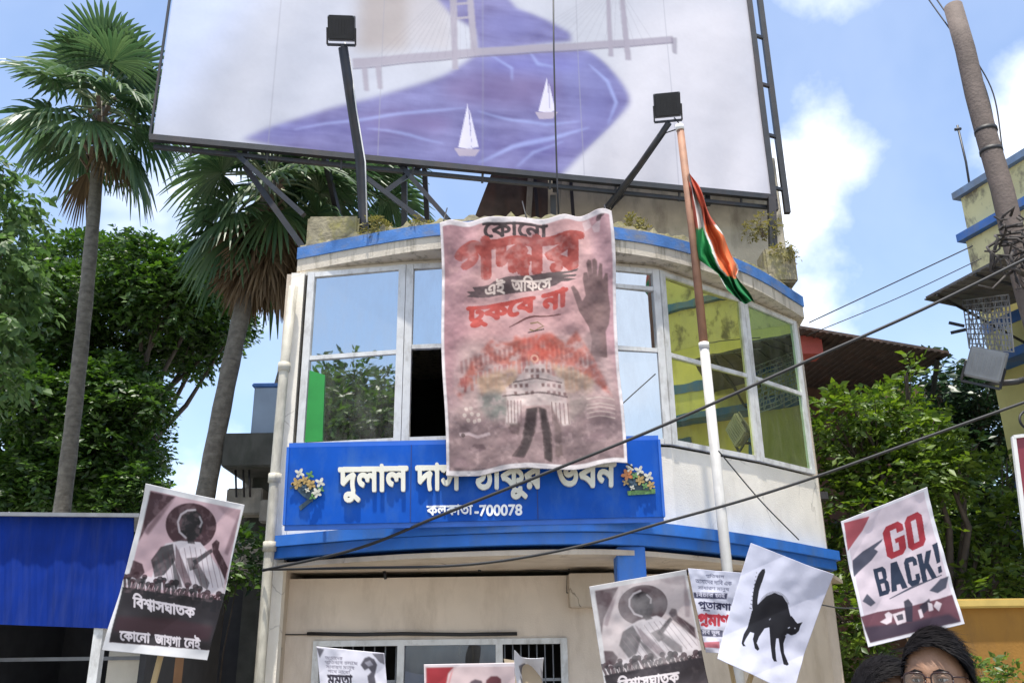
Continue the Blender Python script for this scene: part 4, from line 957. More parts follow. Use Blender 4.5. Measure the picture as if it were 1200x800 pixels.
# ================================================================== KIOSK ON THE LEFT
K = thing('kiosk', 'low roadside kiosk with bright blue metal fascia at lower left', 'kiosk', (-4.6, 8.7, 0))
YK = 8.6
a = at(-60, 604, YK); b = at(156, 606, YK); c = at(154, 737, YK); d = at(-60, 729, YK)
KB = mat('kiosk_blue', (.002, .024, .21), .65, .25, 2.5, spec=.15, stain=(.05, .07, .2), stain_amt=.3, stain_scale=(5, 5, .4))
m = MB(); n = 60; V0 = []
for i in range(n+1):
    f = i/n; off = .004*abs(math.sin(i*math.pi*.5)) + .006*math.sin(i*.37)+.005*math.sin(i*.9+1); V0 += [a.lerp(b, f)+Vector((0, -off, 0)), d.lerp(b.lerp(c, 1.0), f)+Vector((0, -off, 0))]
m.add(V0 + [v+Vector((0, .02, 0)) for v in V0], [(2*i, 2*i+1, 2*i+3, 2*i+2) for i in range(n)] + [(2*n+2+2*i, 2*n+2+2*i+2, 2*n+2+2*i+3, 2*n+2+2*i+1) for i in range(n)]); m.build('fascia', KB, K)
m = MB(); m.slab([at(-60, 599, YK-.1), at(163, 601, YK-.1), at(163, 601, YK-.1)+Vector((0, 2.8, .25)), at(-60, 599, YK-.1)+Vector((0, 2.8, .25))], .035, (0, 0, -1)); m.build('roof', GREY_STEEL, K)
m = MB(); z = at(60, 735, YK).z; m.box((at(110, 770, YK).x, YK+.06, z/2), (.085, .085, z)); m.build('corner_post', ALU, K)
m = MB(); m.box(((a.x+b.x)/2-.1, YK+2.5, 1.3), (b.x-a.x, .1, 2.6)); m.box((a.x+.05, YK+1.4, 1.3), (.1, 2.3, 2.6)); m.box((c.x-.02, YK+1.5, 1.3), (.06, 2.2, 2.6)); m.build('wall', DARK, K)
m = MB(); m.box(((a.x+c.x)/2, YK+.9, at(50, 772, YK+.9).z), (c.x-a.x-.1, .05, .035)); m.build('shelf_rail', GREY_STEEL, K); m = MB(); m.box(((a.x+c.x)/2, YK+.95, .5), (c.x-a.x-.15, .6, 1.0)); m.build('counter', mat('kiosk_counter', (.12, .09, .07), .8), K)
m = MB(); x = at(150, 780, 9.6).x; m.box((x, 9.75, .92), (.42, .3, 1.84), bev=.01); m.build('pale_pillar', STUCCO, K)
m = MB(); x = at(182, 785, 9.7).x
for z in (1.30, 1.52, 1.72): m.box((x, 9.9, z), (.28, .25, .03))
m.box((x-.15, 9.9, .9), (.03, .25, 1.8)); m.box((x+.15, 9.9, .9), (.03, .25, 1.8)); m.build('rack', mat('rack_wood', (.30, .16, .08), .7), K)

# ================================================================== DARK HOUSE IN THE GAP LEFT OF THE OFFICE
H = thing('unfinished_house', 'dark unfinished concrete house in the gap behind the left placard', 'building', (-5, 15, 0))
DC = mat('dark_concrete', (.075, .075, .065), .95, .3, 3, .4, 25, stain=(.03, .035, .025), stain_amt=.8)  # near-black concrete with darker blotches at random
m = MB(); p = at(266, 510, 13.5); q = at(345, 548, 13.5); m.box(((p.x+q.x)/2, 14.3, (p.z+q.z)/2), (q.x-p.x, 1.9, p.z-q.z), bev=.02); m.build('balcony_slab', DC, H)
m = MB(); p = at(291, 548, 13.9); q = at(345, 800, 13.9); m.box(((p.x+q.x)/2+.3, 16, p.z/2), (q.x-p.x+.6, 3.6, p.z)); m.build('wall', DC, H)
m = MB(); p = at(283, 585, 13.6); m.box((p.x, 13.9, p.z), (.55, .35, .4), bev=.02); p = at(314, 596, 13.5); m.box((p.x, 13.75, p.z), (.34, .2, .34), bev=.02); m.build('window_hood', CONC, H)
for x in (276, 285, 292): m = MB(); m.tube([at(x, 549, 13.6), at(x+1, 582, 13.6)], .018, 6); m.build('rod', STEEL, H)
m = MB(); m.bar(at(246, 668, 13.2), at(300, 646, 13.6), .22, .5); m.build('sunshade', CONC, H)
m = MB(); p = at(272, 700, 13.9); m.box((p.x+.1, 14.6, p.z/2+.2), (1.5, .6, p.z+.5)); m.build('gloom_block', DARK, H)  # solid near-black block standing in for the shade of a recess
X = thing('metal_tank', 'grey blue boxy metal tank standing on the dark balcony slab', 'tank', at(318, 510, 13.6))
m = MB(); p = at(297, 451, 13.5); q = at(346, 510, 13.5); m.box(((p.x+q.x)/2, 14.0, (p.z+q.z)/2), (q.x-p.x, .9, p.z-q.z-.01), bev=.03); m.build('body', mat('tank_blue_grey', (.26, .33, .42), .5, .1, 3, stain=(.2, .2, .2), stain_amt=.4), X)
m = MB(); m.box(((p.x+q.x)/2, 14.0, p.z+.01), (q.x-p.x+.06, .96, .06), bev=.015); m.build('lid', mat('tank_lid_blue', (.06, .16, .42), .5), X)
m = MB(); m.box((-6.4, 13.6, 1.1), (2.6, .2, 2.2)); tag(m.build('boundary_wall', DC), 'dark boundary wall between the kiosk and the office', 'wall')

# ================================================================== RIGHT HAND APARTMENT BUILDING (also mirrored in the right panes)
RB = thing('apartment_building', 'weathered yellow apartment building with blue bands at the right edge', 'building', (9, 13, 0))
Pn = [at(1120, 226, 15.2)]; e0 = Vector((Pn[0].x, Pn[0].y)); ht = Pn[0].z
q2 = at_h(1200, 176, ht); dirw = (Vector((q2.x, q2.y))-e0).normalized(); nrmw = Vector((dirw.y, -dirw.x)); nrmw = nrmw if nrmw.x < 0 else -nrmw
LW = 12.0
def wp(s_, d, z): p = e0 + dirw*s_ + nrmw*d; return Vector((p.x, p.y, z))
YEL = mat('weathered_yellow_wall', (.64, .57, .22), .9, .12, 1.2, .2, 30, stain=(.26, .22, .13), stain_amt=.55, edges=(.52, .72)); YEL2 = mat('pale_yellow_parapet', (.66, .58, .30), .9, .12, 1.6, .2, 30, stain=(.15, .12, .09), stain_amt=.9, stain_scale=(1.6, 1.6, .9), edges=(.52, .66))
BND = mat('band_blue', (.04, .13, .38), .75, .2, 2, stain=(.14, .16, .19), stain_amt=.75, edges=(.42, .62)); COPE = mat('faded_blue_coping', (.13, .19, .29), .85, .25, 3, stain=(.14, .14, .13), stain_amt=.7, edges=(.42, .62))
def wbox(s0, s1, d0, d1, z0, z1, mb=None):
    mm = mb or MB(); v = [wp(s0, d0, z0), wp(s1, d0, z0), wp(s1, d1, z0), wp(s0, d1, z0)]
    mm.slab(v, z1-z0, (0, 0, 1)); return mm
zb1 = ht - 1.02
wbox(0, LW, -8, 0, 0, zb1-.9).build('wall', YEL, RB); wbox(.004, LW-.004, -7.99, -.004, zb1-.895, zb1).build('upper_wall', YEL2, RB)
wbox(.05, LW-.05, -7.9, -.04, zb1+.16, ht-.14).build('parapet', YEL2, RB)
wbox(-.05, LW+.05, -8, .06, ht-.135, ht).build('blue_coping', COPE, RB)
wbox(-.08, LW+.05, -8.05, .12, zb1+.005, zb1+.155).build('blue_band', BND, RB)
for z, d in ((6.35, .5), (3.5, .5)): wbox(-.05, LW, .005, d, z, z+.14).build('sunshade', BND, RB)
wbox(.003, LW-.01, .004, .02, 4.25, 4.6).build('blue_band', BND, RB)
wbox(.003, LW-.01, .004, .02, 7.1, 7.3).build('blue_band', BND, RB)
for s0 in (1.0, 3.4, 5.8, 8.2, 10.2):
    for z0 in (1.2, 4.75):
        f = wbox(s0, s0+1.2, .004, .03, z0, z0+1.35).build('window', BND, RB)
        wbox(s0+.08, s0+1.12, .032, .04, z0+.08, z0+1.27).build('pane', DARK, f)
aw = [at(1085, 350, 13.2), at(1140, 300, 14.2), at(1290, 240, 11.0), at(1250, 318, 10.2)]
tip = at(1085, 350, 13.0); rt_ = at(1215, 282, 10.2); wi0 = wp(.2, .02, tip.z+.55); wi1 = wp(5.2, .02, rt_.z+.45)
m = MB(); m.slab([tip, rt_, wi1, wi0], .035, (0, 0, 1)); 
for k in range(14):
    f = k/13; m.bar(tip.lerp(rt_, f)+Vector((0, 0, -.006)), wi0.lerp(wi1, f)+Vector((0, 0, -.006)), .05, .02)
m.build('awning', mat('old_tin_sheet', (.13, .12, .115), .75, .2, 4, .2, 20, stain=(.10, .06, .04), stain_amt=.5), RB)
for f in (.12, .5, .88): m = MB(); m.bar(tip.lerp(rt_, f)+Vector((0, 0, -.03)), wp(.6+4.4*f, .02, tip.z-.55), .03); m.build('awning_strut', STEEL, RB)
def wall_hit(x, y, d=0.0): p = wp(0, d, 0); return at_plane(x, y, tuple(p), (nrmw.x, nrmw.y, 0))
m = MB(); cg = [(1128, 352), (1182, 345), (1188, 412), (1136, 408)]
def cgp(u, v, d):
    x = (cg[0][0]*(1-u)+cg[1][0]*u)*(1-v) + (cg[3][0]*(1-u)+cg[2][0]*u)*v; y = (cg[0][1]*(1-u)+cg[1][1]*u)*(1-v) + (cg[3][1]*(1-u)+cg[2][1]*u)*v
    return at(x, y, 13.1-1.2*u+d)
for k in range(13):
    u = k/12; m.tube([cgp(u, 0, 0), cgp(u, 1, 0)], .010, 5); m.tube([cgp(u, 0, .5), cgp(u, 1, .5)], .010, 5)
for k in range(11): v = k/10; m.tube([cgp(0, v, 0), cgp(1, v, 0)], .010, 5); m.tube([cgp(0, v, .5), cgp(1, v, .5)], .008, 5)
for k in range(8): m.tube([cgp(k/8, 0, 0), cgp(min(1, k/8+.3), 1, 0)], .008, 5); m.tube([cgp(k/8+.12, 0, 0), cgp(max(0, k/8-.2), 1, 0)], .008, 5)
m.build('window_grille', mat('pale_grille', (.36, .36, .38), .6, .2, stain=(.15, .09, .06), stain_amt=.6), RB)
for x0, y0, x1, y1 in ((1112, 378, 1130, 382), (1114, 390, 1132, 386)): m = MB(); m.bar(at(x0, y0, 13.1), at(x1, y1, 13.0), .04); m.build('spike', STEEL, RB)
m = MB(); m.tube([at(1137, 222, 15.3), at(1132, 190, 15.3), at(1122, 147, 15.3)], .022, 6); m.tube([at(1119, 152, 15.3), at(1126, 151, 15.3)], .03, 6); tag(m.build('antenna_mast', STEEL), 'thin antenna mast on the yellow building\'s roof corner', 'antenna')
floodlight('grey floodlight in a U bracket beside the right building\'s grille', [at(1215, 440, 11.0), at(1192, 447, 11.0), at(1172, 449, 11.0)], .04, at(1155, 427, 10.8), .42, R(14), R(-34), None, mat('grey_lamp_body', (.26, .27, .28), .5, .1, 6, stain=(.14, .13, .12), stain_amt=.5), R(24))

# shed with rusty roof
G = thing('tin_roof_house', 'brown house with overhanging rusty tin roof behind the right trees', 'building', (8, 18.6, 0))
r0 = at(930, 380, 16.6); r1 = at(1112, 411, 16.6)
m = MB(); m.slab([r0, r1, r1+Vector((-.2, 4.2, .12)), r0+Vector((-.3, 4.2, .12))], .05, (0, 0, -1))
for k in range(24): f = k/23; m.bar(r0.lerp(r1, f)+Vector((0, 0, -.06)), r0.lerp(r1, f)+Vector((-.25, 4.2, .06)), .06, .02)
m.build('roof', RUST, G)
m = MB(); p = at(1085, 440, 20.2); m.box(((r0.x+p.x)/2-.3, 21.6, (r0.z-.3)/2), (p.x-r0.x+2.2, 3.2, r0.z-.2)); m.build('wall', mat('brown_wall', (.16, .085, .06), .9, .2, 3, .2, stain=(.06, .04, .035), stain_amt=.6), G)
m = MB(); p = at(934, 386, 16.9); q = at(966, 413, 16.9); m.box(((p.x+q.x)/2, 17.2, (p.z+q.z)/2), (q.x-p.x, .5, p.z-q.z)); m.build('red_gable', mat('red_paint', (.50, .10, .08), .7, .1), G)
m = MB(); m.bar(r1+Vector((-.1, .3, -.06)), at(1092, 470, 17.5), .07); m.build('prop', STEEL, G)
# ochre compound wall
OC = mat('ochre_wall', (.30, .15, .028), .9, .12, 2, .2, 30, stain=(.16, .09, .03), stain_amt=.6)
Wl = thing('compound_wall', 'ochre compound wall with pale yellow coping at lower right', 'wall', (8, 13, 0))
z = at(1160, 712, 12.0).z; m = MB(); m.box((8.6, 12.1, z/2), (6.4, .2, z)); m.build('wall', OC, Wl)
m = MB(); m.box((8.6, 12.08, z+.055), (6.5, .36, .11), bev=.02); m.build('coping', mat('yellow_coping', (.55, .40, .12), .85, .1), Wl)
m = MB(); m.box((10.6, 20.6, 1.9), (7.0, .2, 3.8)); tag(m.build('boundary_wall', DC), 'tall dark wall in the trees behind the ochre wall', 'wall')
# red edged board at the right margin
Q = thing('red_board', 'red board with pale edge cut off by the right border of the picture', 'board', (0, 0, 0))
bq4 = [at(1187, 512, 8.0), at(1290, 500, 8.0), at(1300, 640, 8.0), at(1205, 655, 8.0)]
m = MB(); m.slab(bq4, .04, (0, 1, 0)); m.build('panel', mat('board_red', (.20, .02, .035), .5, .15), Q)
m = MB(); m.bar(bq4[0]+Vector((0, -.005, 0)), bq4[3]+Vector((0, -.005, 0)), .035, .03); m.bar(bq4[0]+Vector((0, -.004, 0)), bq4[1]+Vector((0, -.004, 0)), .035, .03); m.build('edge', WHITE_P, Q)
m = MB(); m.tube([Vector((bq4[1].x-.1, 8.06, bq4[1].z)), Vector((bq4[1].x-.1, 8.06, 0))], .04, 8); m.build('post', STEEL, Q)

# ================================================================== UTILITY POLE AND WIRES
U = thing('utility_pole', 'weathered wooden utility pole leaning at the upper right', 'pole', (0, 0, 0))
pt = at(1117, 8, 8.9); pm = at(1174, 225, 8.75); pbt = pm + (pm-pt)*(pm.z/(pt.z-pm.z))
U.matrix_world = Matrix.Translation(pbt)
m = MB(); m.tube([pt.lerp(pbt, k/14) + Vector((.012*math.sin(k*2), 0, 0)) for k in range(15)], [.105+.0028*k for k in range(15)], 16); m.build('shaft', WOOD, U)
for z0 in (.2, .23): m = MB(); p = pt.lerp(pbt, z0); m.tube([p+Vector((0, 0, -.025)), p+Vector((0, 0, .025))], .12, 14); m.build('band', CABLE, U)
m = MB(); rr = random.Random(5)
for k in range(8):
    c = at(1186+rr.uniform(-6, 8), 285+rr.uniform(-30, 30), 8.45); a_ = rr.uniform(.08, .22)
    ph = rr.uniform(0, 6); m.tube([c + Vector((a_*math.cos(q*.7+ph), rr.uniform(-.12, .12), a_*1.1*math.sin(q*.7+ph))) for q in range(9)], .016, 6)
for k in range(15):
    c = at(1184+rr.uniform(-12, 14), 262+rr.uniform(-22, 70), 8.42); e = c + Vector((rr.uniform(-.3, .3), rr.uniform(-.1, .1), rr.uniform(-.25, .25))); m.tube([c, c.lerp(e, .5)+Vector((rr.uniform(-.06, .06), 0, rr.uniform(-.1, .02))), e], rr.uniform(.006, .012), 5)
tag(m.build('cable_knot', mat('dusty_cable', (.05, .042, .038), .8, .5, 20)), 'tangled knot of black cables strapped to the utility pole', 'cable knot')
def cable(label, pts, r, name='cable', group=None, sag=True):
    m = MB(); P = [np.array(at(*p)) for p in pts]; 
    S_ = spline([tuple(p) for p in P], 8) if len(P) > 2 else [tuple(P[0]), tuple(P[1])]
    m.tube([Vector(p) for p in S_], r, 6); return tag(m.build(name, CABLE), label, 'cable' if name == 'cable' else 'wire', group)
cable('upper thick black cable crossing in front of the banner', [(1215, 297, 7.9), (1080, 363, 8.1), (950, 421, 8.3), (780, 497, 8.55), (650, 550, 8.72), (520, 602, 8.9), (420, 642, 9.3), (308, 668, 9.75)], .0155)
cable('lower thick black cable passing beneath the blue name board', [(1215, 466, 7.9), (1080, 514, 8.1), (960, 557, 8.3), (870, 586, 8.45), (780, 611, 8.6), (690, 637, 8.75), (600, 655, 8.88), (520, 663, 9.0), (420, 665, 9.35), (308, 667, 9.8)], .0135)
wg = 'thin wires strung across the right sky'
cable('thin wire rising to the right above the rusty roof, upper one', [(948, 378, 11.5), (1040, 335, 11), (1140, 288, 10.5)], .008, 'wire', wg)
cable('thin wire rising to the right above the rusty roof, lower one', [(948, 392, 11.5), (1050, 350, 11), (1150, 303, 10.5)], .006, 'wire', wg)
cable('thin wire slanting down across the white wall right of the name board', [(842, 528, 9.4), (890, 585, 9.7), (936, 632, 10.2)], .007, 'wire')
cable('thin wire crossing the banner\'s lower right corner', [(668, 535, 8.9), (722, 480, 8.95), (768, 438, 9.2)], .007, 'wire')
cable('thin wire reaching the utility pole top from above, left one', [(1068, -30, 9.2), (1090, 2, 9.1), (1113, 34, 8.95)], .009, 'wire', 'wires at the pole top')
cable('thin wire reaching the utility pole top from above, right one', [(1078, -30, 9.2), (1098, 0, 9.1), (1116, 26, 8.95)], .009, 'wire', 'wires at the pole top')
cable('slack wire hanging down the right side of the utility pole, inner', [(1136, 58, 8.8), (1158, 115, 8.75), (1172, 190, 8.7)], .010, 'wire', 'wires on the pole')
cable('slack wire hanging down the right side of the utility pole, outer', [(1136, 58, 8.8), (1164, 110, 8.75), (1176, 185, 8.7)], .008, 'wire', 'wires on the pole')
cable('thin wire between the right tree and the cat placard', [(962, 708, 8), (985, 712, 8), (1012, 712, 8)], .006, 'wire')
cable('thin wire looped in front of the right building below the grille', [(1215, 472, 8.6), (1196, 486, 8.5), (1200, 500, 8.5), (1222, 505, 8.6)], .012, 'wire')
# ================================================================== PLACARDS
random.seed(99)
BACKB = mat('placard_card', (.42, .33, .22), .85, .1); STICK = mat('bamboo_stick', (.42, .30, .15), .7, .15)
def placard(label, quad, Yc, art, res=(150, 210), base=(230, 226, 224), curl=(.006, .0), tilt=.0, yaw=.0, stick=True, stick_to=0.0):
    cx = sum(q[0] for q in quad)/4; cy = sum(q[1] for q in quad)/4; c = at(cx, cy, Yc)
    n = (math.sin(yaw), -math.cos(yaw), tilt)
    cv = Canvas(quad, res[0], res[1], srgb(base)); art(cv); cv.grain(.04, 10)
    bl = at_plane(*quad[3], tuple(c), n); br = at_plane(*quad[2], tuple(c), n); tl = at_plane(*quad[0], tuple(c), n); tr = at_plane(*quad[1], tuple(c), n)
    bm_ = (bl+br)/2; tm = (tl+tr)/2
    foot = bm_ + (bm_-tm).normalized()*.12; gx = Vector((foot.x, foot.y+.05, stick_to))
    t = thing('placard', label, 'placard', gx, 'hand held protest placards')
    ph = random.uniform(0, 6); WN = vnoise(res[1], res[0], res[0]*.45, 3).ravel()
    cv.sheet('printed_sheet', PAPER, plane_place(tuple(c), n), t, .002, lambda u, v: curl[0]*np.sin(u*3.1+ph)*3 + curl[1]*(v-.5)**2*2.4 + curl[1]*.9*(u*(1-v))**2 + .022*(WN-.5) + .003*np.abs(np.sin(u*4+v*6+ph)))
    nv = Vector(n).normalized()
    m = MB(); sh = -nv*.022; k = .93
    m.slab([c + (p-c)*k + sh for p in (tl, tr, br, bl)], .005, -nv); m.build('backing_card', BACKB, t)
    if stick:
        m = MB(); s2 = -nv*.036; m.tube([tm.lerp(bm_, .12)+s2, bm_+s2, foot+s2, gx], .008, 7); m.build('stick', STICK, t)
    return t
BLK = {'O': [[(0, .14), (.2, 0), (.8, 0), (1, .14), (1, .86), (.8, 1), (.2, 1), (0, .86)], [(.36, .82), (.64, .82), (.64, .18), (.36, .18)]],
       'G': [[(0, .14), (.2, 0), (.8, 0), (1, .14), (1, .54), (.52, .54), (.52, .40), (.66, .40), (.66, .18), (.36, .18), (.36, .82), (.66, .82), (.66, .68), (1, .68), (1, .86), (.8, 1), (.2, 1), (0, .86)]],
       'B': [[(0, 0), (.78, 0), (1, .12), (1, .42), (.86, .51), (.98, .60), (.98, .88), (.78, 1), (0, 1)], [(.34, .84), (.64, .84), (.64, .59), (.34, .59)], [(.34, .42), (.66, .42), (.66, .16), (.34, .16)]],
       'A': [[(0, 0), (.34, 0), (.39, .2), (.61, .2), (.66, 0), (1, 0), (.70, 1), (.30, 1)], [(.43, .37), (.5, .72), (.57, .37)][::-1]],
       'C': [[(0, .14), (.2, 0), (.8, 0), (1, .14), (1, .36), (.66, .36), (.66, .18), (.36, .18), (.36, .82), (.66, .82), (.66, .66), (1, .66), (1, .86), (.8, 1), (.2, 1), (0, .86)]],
       'K': [[(0, 0), (.34, 0), (.34, .34), (.42, .44), (.64, 0), (1, 0), (.66, .58), (.98, 1), (.62, 1), (.34, .62), (.34, 1), (0, 1)]],
       '!': [[(.1, .34), (.8, .34), (1, 1), (0, 1)], [(.12, 0), (.78, 0), (.78, .22), (.12, .22)]]}
def block(cv, ch, p0, p1, h, c_, shear):
    out = []
    for k in BLK[ch]: k = np.array(k, float); out.append(np.stack([p0[0] + k[:, 0]*(p1[0]-p0[0]) + shear*h*(1-k[:, 1]), p0[1] + k[:, 0]*(p1[1]-p0[1]) + (1-k[:, 1])*h], 1))
    cv.paint(cv.mask(out), c_)
q1 = [(175, 568), (288, 592), (243, 773), (123, 761)]; z1 = [(190, 25), (588, 105), (440, 742), (10, 702)]
def traitor_art(pal, blurk, fade=0.0):
    pk, dk, md, wh, ink = pal
    def art(cv):
        Hz = homog(z1, cv.quad); T_ = lambda P: [tuple(p) for p in hmap(Hz, P)]
        def F(P, c, a=1, s=blurk): cv.fill(T_(P), c, a, s)
        cv.fill(T_([(207, 52), (572, 125), (452, 700), (40, 668)]), pk)
        F([(205, 55), (305, 75), (250, 130), (190, 190), (150, 260)], dk, .95, 2); F([(305, 78), (260, 140), (190, 230), (175, 215), (240, 135)], md, .7, 3)
        F([(570, 128), (545, 250), (520, 310), (505, 300), (540, 200)], md, .6, 3); F([(470, 108), (572, 128), (560, 170), (500, 140)], md, .4, 4)
        cc = T_([(262+103*(1+math.cos(t/6)), 190+92*math.sin(t/6)) for t in range(38)]); cv.fill(cc, dk, .97, 1)
        F([(205, 400), (225, 300), (262, 262), (320, 250), (400, 255), (440, 300), (505, 400), (500, 470), (100, 440), (130, 380)], wh, .95)
        F([(200, 330), (240, 275), (290, 262), (300, 330), (255, 390), (215, 400)], ink, .9)
        F([(300, 262), (330, 330), (370, 430), (340, 440), (300, 350)], md, .8); F([(280, 300), (320, 400), (330, 440), (300, 440)], ink, .8)
        F([(390, 330), (440, 420), (430, 450), (400, 430), (370, 360)], ink, .75); F([(345, 320), (385, 315), (395, 360), (360, 372)], ink, .8)
        F([(370, 330), (430, 290), (450, 280), (455, 295), (440, 305), (380, 350)], ink, .9)
        F([(450, 262), (470, 245), (485, 255), (480, 285), (500, 320), (520, 360), (505, 410), (480, 350), (455, 300)], dk, .97)
        F([(330, 150), (350, 130), (385, 128), (405, 145), (412, 180), (405, 215), (380, 245), (345, 245), (322, 210)], ink, 1)
        cv.line(T_([(345, 240), (318, 215), (312, 175), (325, 145), (350, 128), (385, 125)]), 2.2, wh, .7, 1); cv.line(T_([(398, 150), (408, 175), (398, 195)]), 2, wh, .55, 1)
        F([(345, 235), (372, 240), (380, 262), (350, 260)], ink, .9)
        for x in range(225, 500, 22): cv.line(T_([(x, 270+abs(x-360)*.3), (x+30, 440)]), 1.1, md, .5)
        # raised fists of a crowd along the lower edge of the picture
        rr = random.Random(3)
        for k in range(26):
            x = 95+k*16; y = 405+ (k*11)+rr.uniform(-12, 12); y = 400 + k*3.2 + rr.uniform(-22, 14)
            cv.disc(T_([(x, y)])[0], rr.uniform(2.6, 4.2), rr.choice((dk, ink)), .95); cv.line(T_([(x, y), (x+rr.uniform(-6, 6), y+60)]), rr.uniform(3, 5), rr.choice((dk, ink)), .9)
        F([(130, 330), (165, 345), (175, 380), (150, 410), (110, 395)], dk, .95)
        for k in range(22): cv.line(T_([(100+k*18, 440+k*2), (106+k*18, 415+k*3)]), 1.0, pk, .65)
        F([(86, 440), (300, 470), (497, 492), (452, 700), (40, 668)], ink, .985, 1)
        F([(70, 560), (300, 570), (460, 600), (448, 660), (60, 620)], dk, .75, 6)
        if fade: cv.fill(T_([(20, 20), (600, 100), (450, 480), (70, 440)]), srgb((206, 198, 196)), fade*1.6, 2, noise=(60, .42, 3)); cv.fill(T_([(20, 20), (600, 100), (440, 740), (10, 700)]), srgb((120, 108, 110)), fade, 2, noise=(24, .5, 4))
        else: cv.fill(T_([(20, 20), (600, 100), (450, 500), (70, 460)]), pk, .12, 1, noise=(18, .5, 5))
        W = T_([(128, 482), (382, 530), (80, 622), (410, 660)])
        cv.word('বিশ্বাসঘাতক', W[0][0], W[1][0], W[0][1], W[1][1]-1, 11.0, wh, .06)
        cv.word('কোনো', *(lambda a, b: (a[0], b[0], a[1], b[1]))(*T_([(82, 622), (202, 634)])), 10, wh, .06)
        cv.word('জায়গা', *(lambda a, b: (a[0], b[0], a[1], b[1]))(*T_([(218, 636), (328, 650)])), 10, wh, .06)
        cv.word('নেই', *(lambda a, b: (a[0], b[0], a[1], b[1]))(*T_([(340, 650), (412, 658)])), 10, wh, .06)
    return art
PL1 = (srgb((180, 152, 157)), srgb((46, 14, 23)), srgb((72, 42, 50)), srgb((190, 182, 186)), srgb((14, 8, 13)))
PL2 = (srgb((192, 178, 176)), srgb((70, 50, 54)), srgb((120, 102, 106)), srgb((210, 200, 200)), srgb((42, 34, 38)))
placard('maroon placard with white Bengali lettering held in front of the blue kiosk', q1, 2.4, traitor_art(PL1, 1), (190, 290), (205, 203, 203), (.004, .02), -.05, .05)
q2_ = [(690, 688), (803, 668), (838, 835), (717, 858)]
placard('faded grey brown placard with a speaking figure overlapping the text sheet', q2_, 3.0, traitor_art(PL2, 2, .16), (190, 290), (202, 198, 196), (.004, .02), .02, -.03)
def text_art(cv):
    K1 = srgb((58, 62, 96)); K2 = srgb((190, 60, 72)); K3 = srgb((44, 44, 74))
    cv.word('প্রতিবাদ', 826, 848, 673.5, 674.5, 3.0, K1, .05, .8); cv.word('আমাদের দাবি এক', 814, 857, 679, 682, 4.2, K1, .05, .8); cv.word('সাধারণ মানুষ', 817, 854, 687, 689, 3.4, K1, .05, .7)
    cv.fill([(812, 694), (852, 695), (851, 702), (813, 701)], K3, .95, 1); cv.word('বিচার চাই', 815, 849, 695, 696, 4, srgb((214, 212, 226)), .03, .9)
    cv.word('প্রতারণা', 817, 857, 705, 708, 7, K3, .07); cv.line([(823, 715), (831, 715.5)], 1.6, K3, .8)
    cv.word('প্রমাণ', 816, 856, 719.5, 722, 11.5, K2, .10)
    cv.fill([(818, 737), (847, 738), (846, 746), (820, 745)], K3, .9, 1); cv.word('সব ভুল', 822, 843, 738, 739, 4.4, srgb((214, 212, 226)), .04)
    cv.fill([(823, 752), (842, 751), (842, 759), (824, 758)], K2, .8, 1)
placard('white sheet of blue and red Bengali text squeezed between two placards', [(805, 666), (869, 671), (887, 768), (826, 764)], 3.25, text_art, (130, 200), (210, 210, 224), (.003, .01), .0, .02)
z3 = lambda P: [(660+x/3.529, 620+y/3.529) for x, y in P]
def cat_art(cv):
    K_ = srgb((20, 18, 26)); w_ = srgb((206, 206, 222))
    body = [(775, 340), (800, 312), (835, 278), (868, 265), (902, 278), (925, 310), (935, 350), (940, 362), (958, 378), (968, 388), (990, 382), (980, 400), (976, 418), (962, 432), (945, 437), (925, 430), (912, 470), (915, 510), (934, 556), (926, 562), (912, 556), (898, 500), (890, 450), (880, 450), (876, 490), (880, 535), (884, 545), (870, 545), (862, 530), (855, 470), (850, 405), (830, 410), (806, 445), (796, 470), (808, 495), (800, 502), (788, 492), (780, 455), (786, 430), (770, 425), (752, 452), (742, 472), (750, 484), (738, 484), (732, 472), (742, 435), (760, 405), (768, 372)]
    tail = [(780, 350), (776, 320), (778, 280), (786, 230), (800, 190), (815, 170), (826, 168), (828, 182), (816, 220), (804, 260), (798, 300), (800, 330)]
    ear = [(938, 372), (940, 356), (958, 376)]
    for P in (body, tail, ear): cv.fill(z3(P), K_)
    for x in range(0, 10): cv.line(z3([(775+x*2, 330-x*16), (765+x*3, 326-x*16)]), 1.2, K_, .7)
    for k in range(26): a = 2.9 - k*.1; cv.line(z3([(868+58*math.cos(a), 330-62*math.sin(a)), (868+66*math.cos(a-.1), 330-71*math.sin(a-.1))]), 1.0, K_, .6)
    cv.line(z3([(918, 440), (932, 432), (940, 440)]), 1.1, w_, .8); cv.line(z3([(928, 408), (936, 404)]), 1.2, w_, .8); cv.line(z3([(850, 375), (856, 368)]), 1.1, w_, .4); cv.disc(z3([(958, 408)])[0], .8, w_, .8)
placard('white placard with a black arched cat, tilted right', [(877, 638), (972, 675), (929, 813), (838, 772)], 2.9, cat_art, (210, 290), (206, 206, 222), (.004, .03), .05, .0)
z4 = lambda P: [(940+x/3.334, 560+y/3.334) for x, y in P]
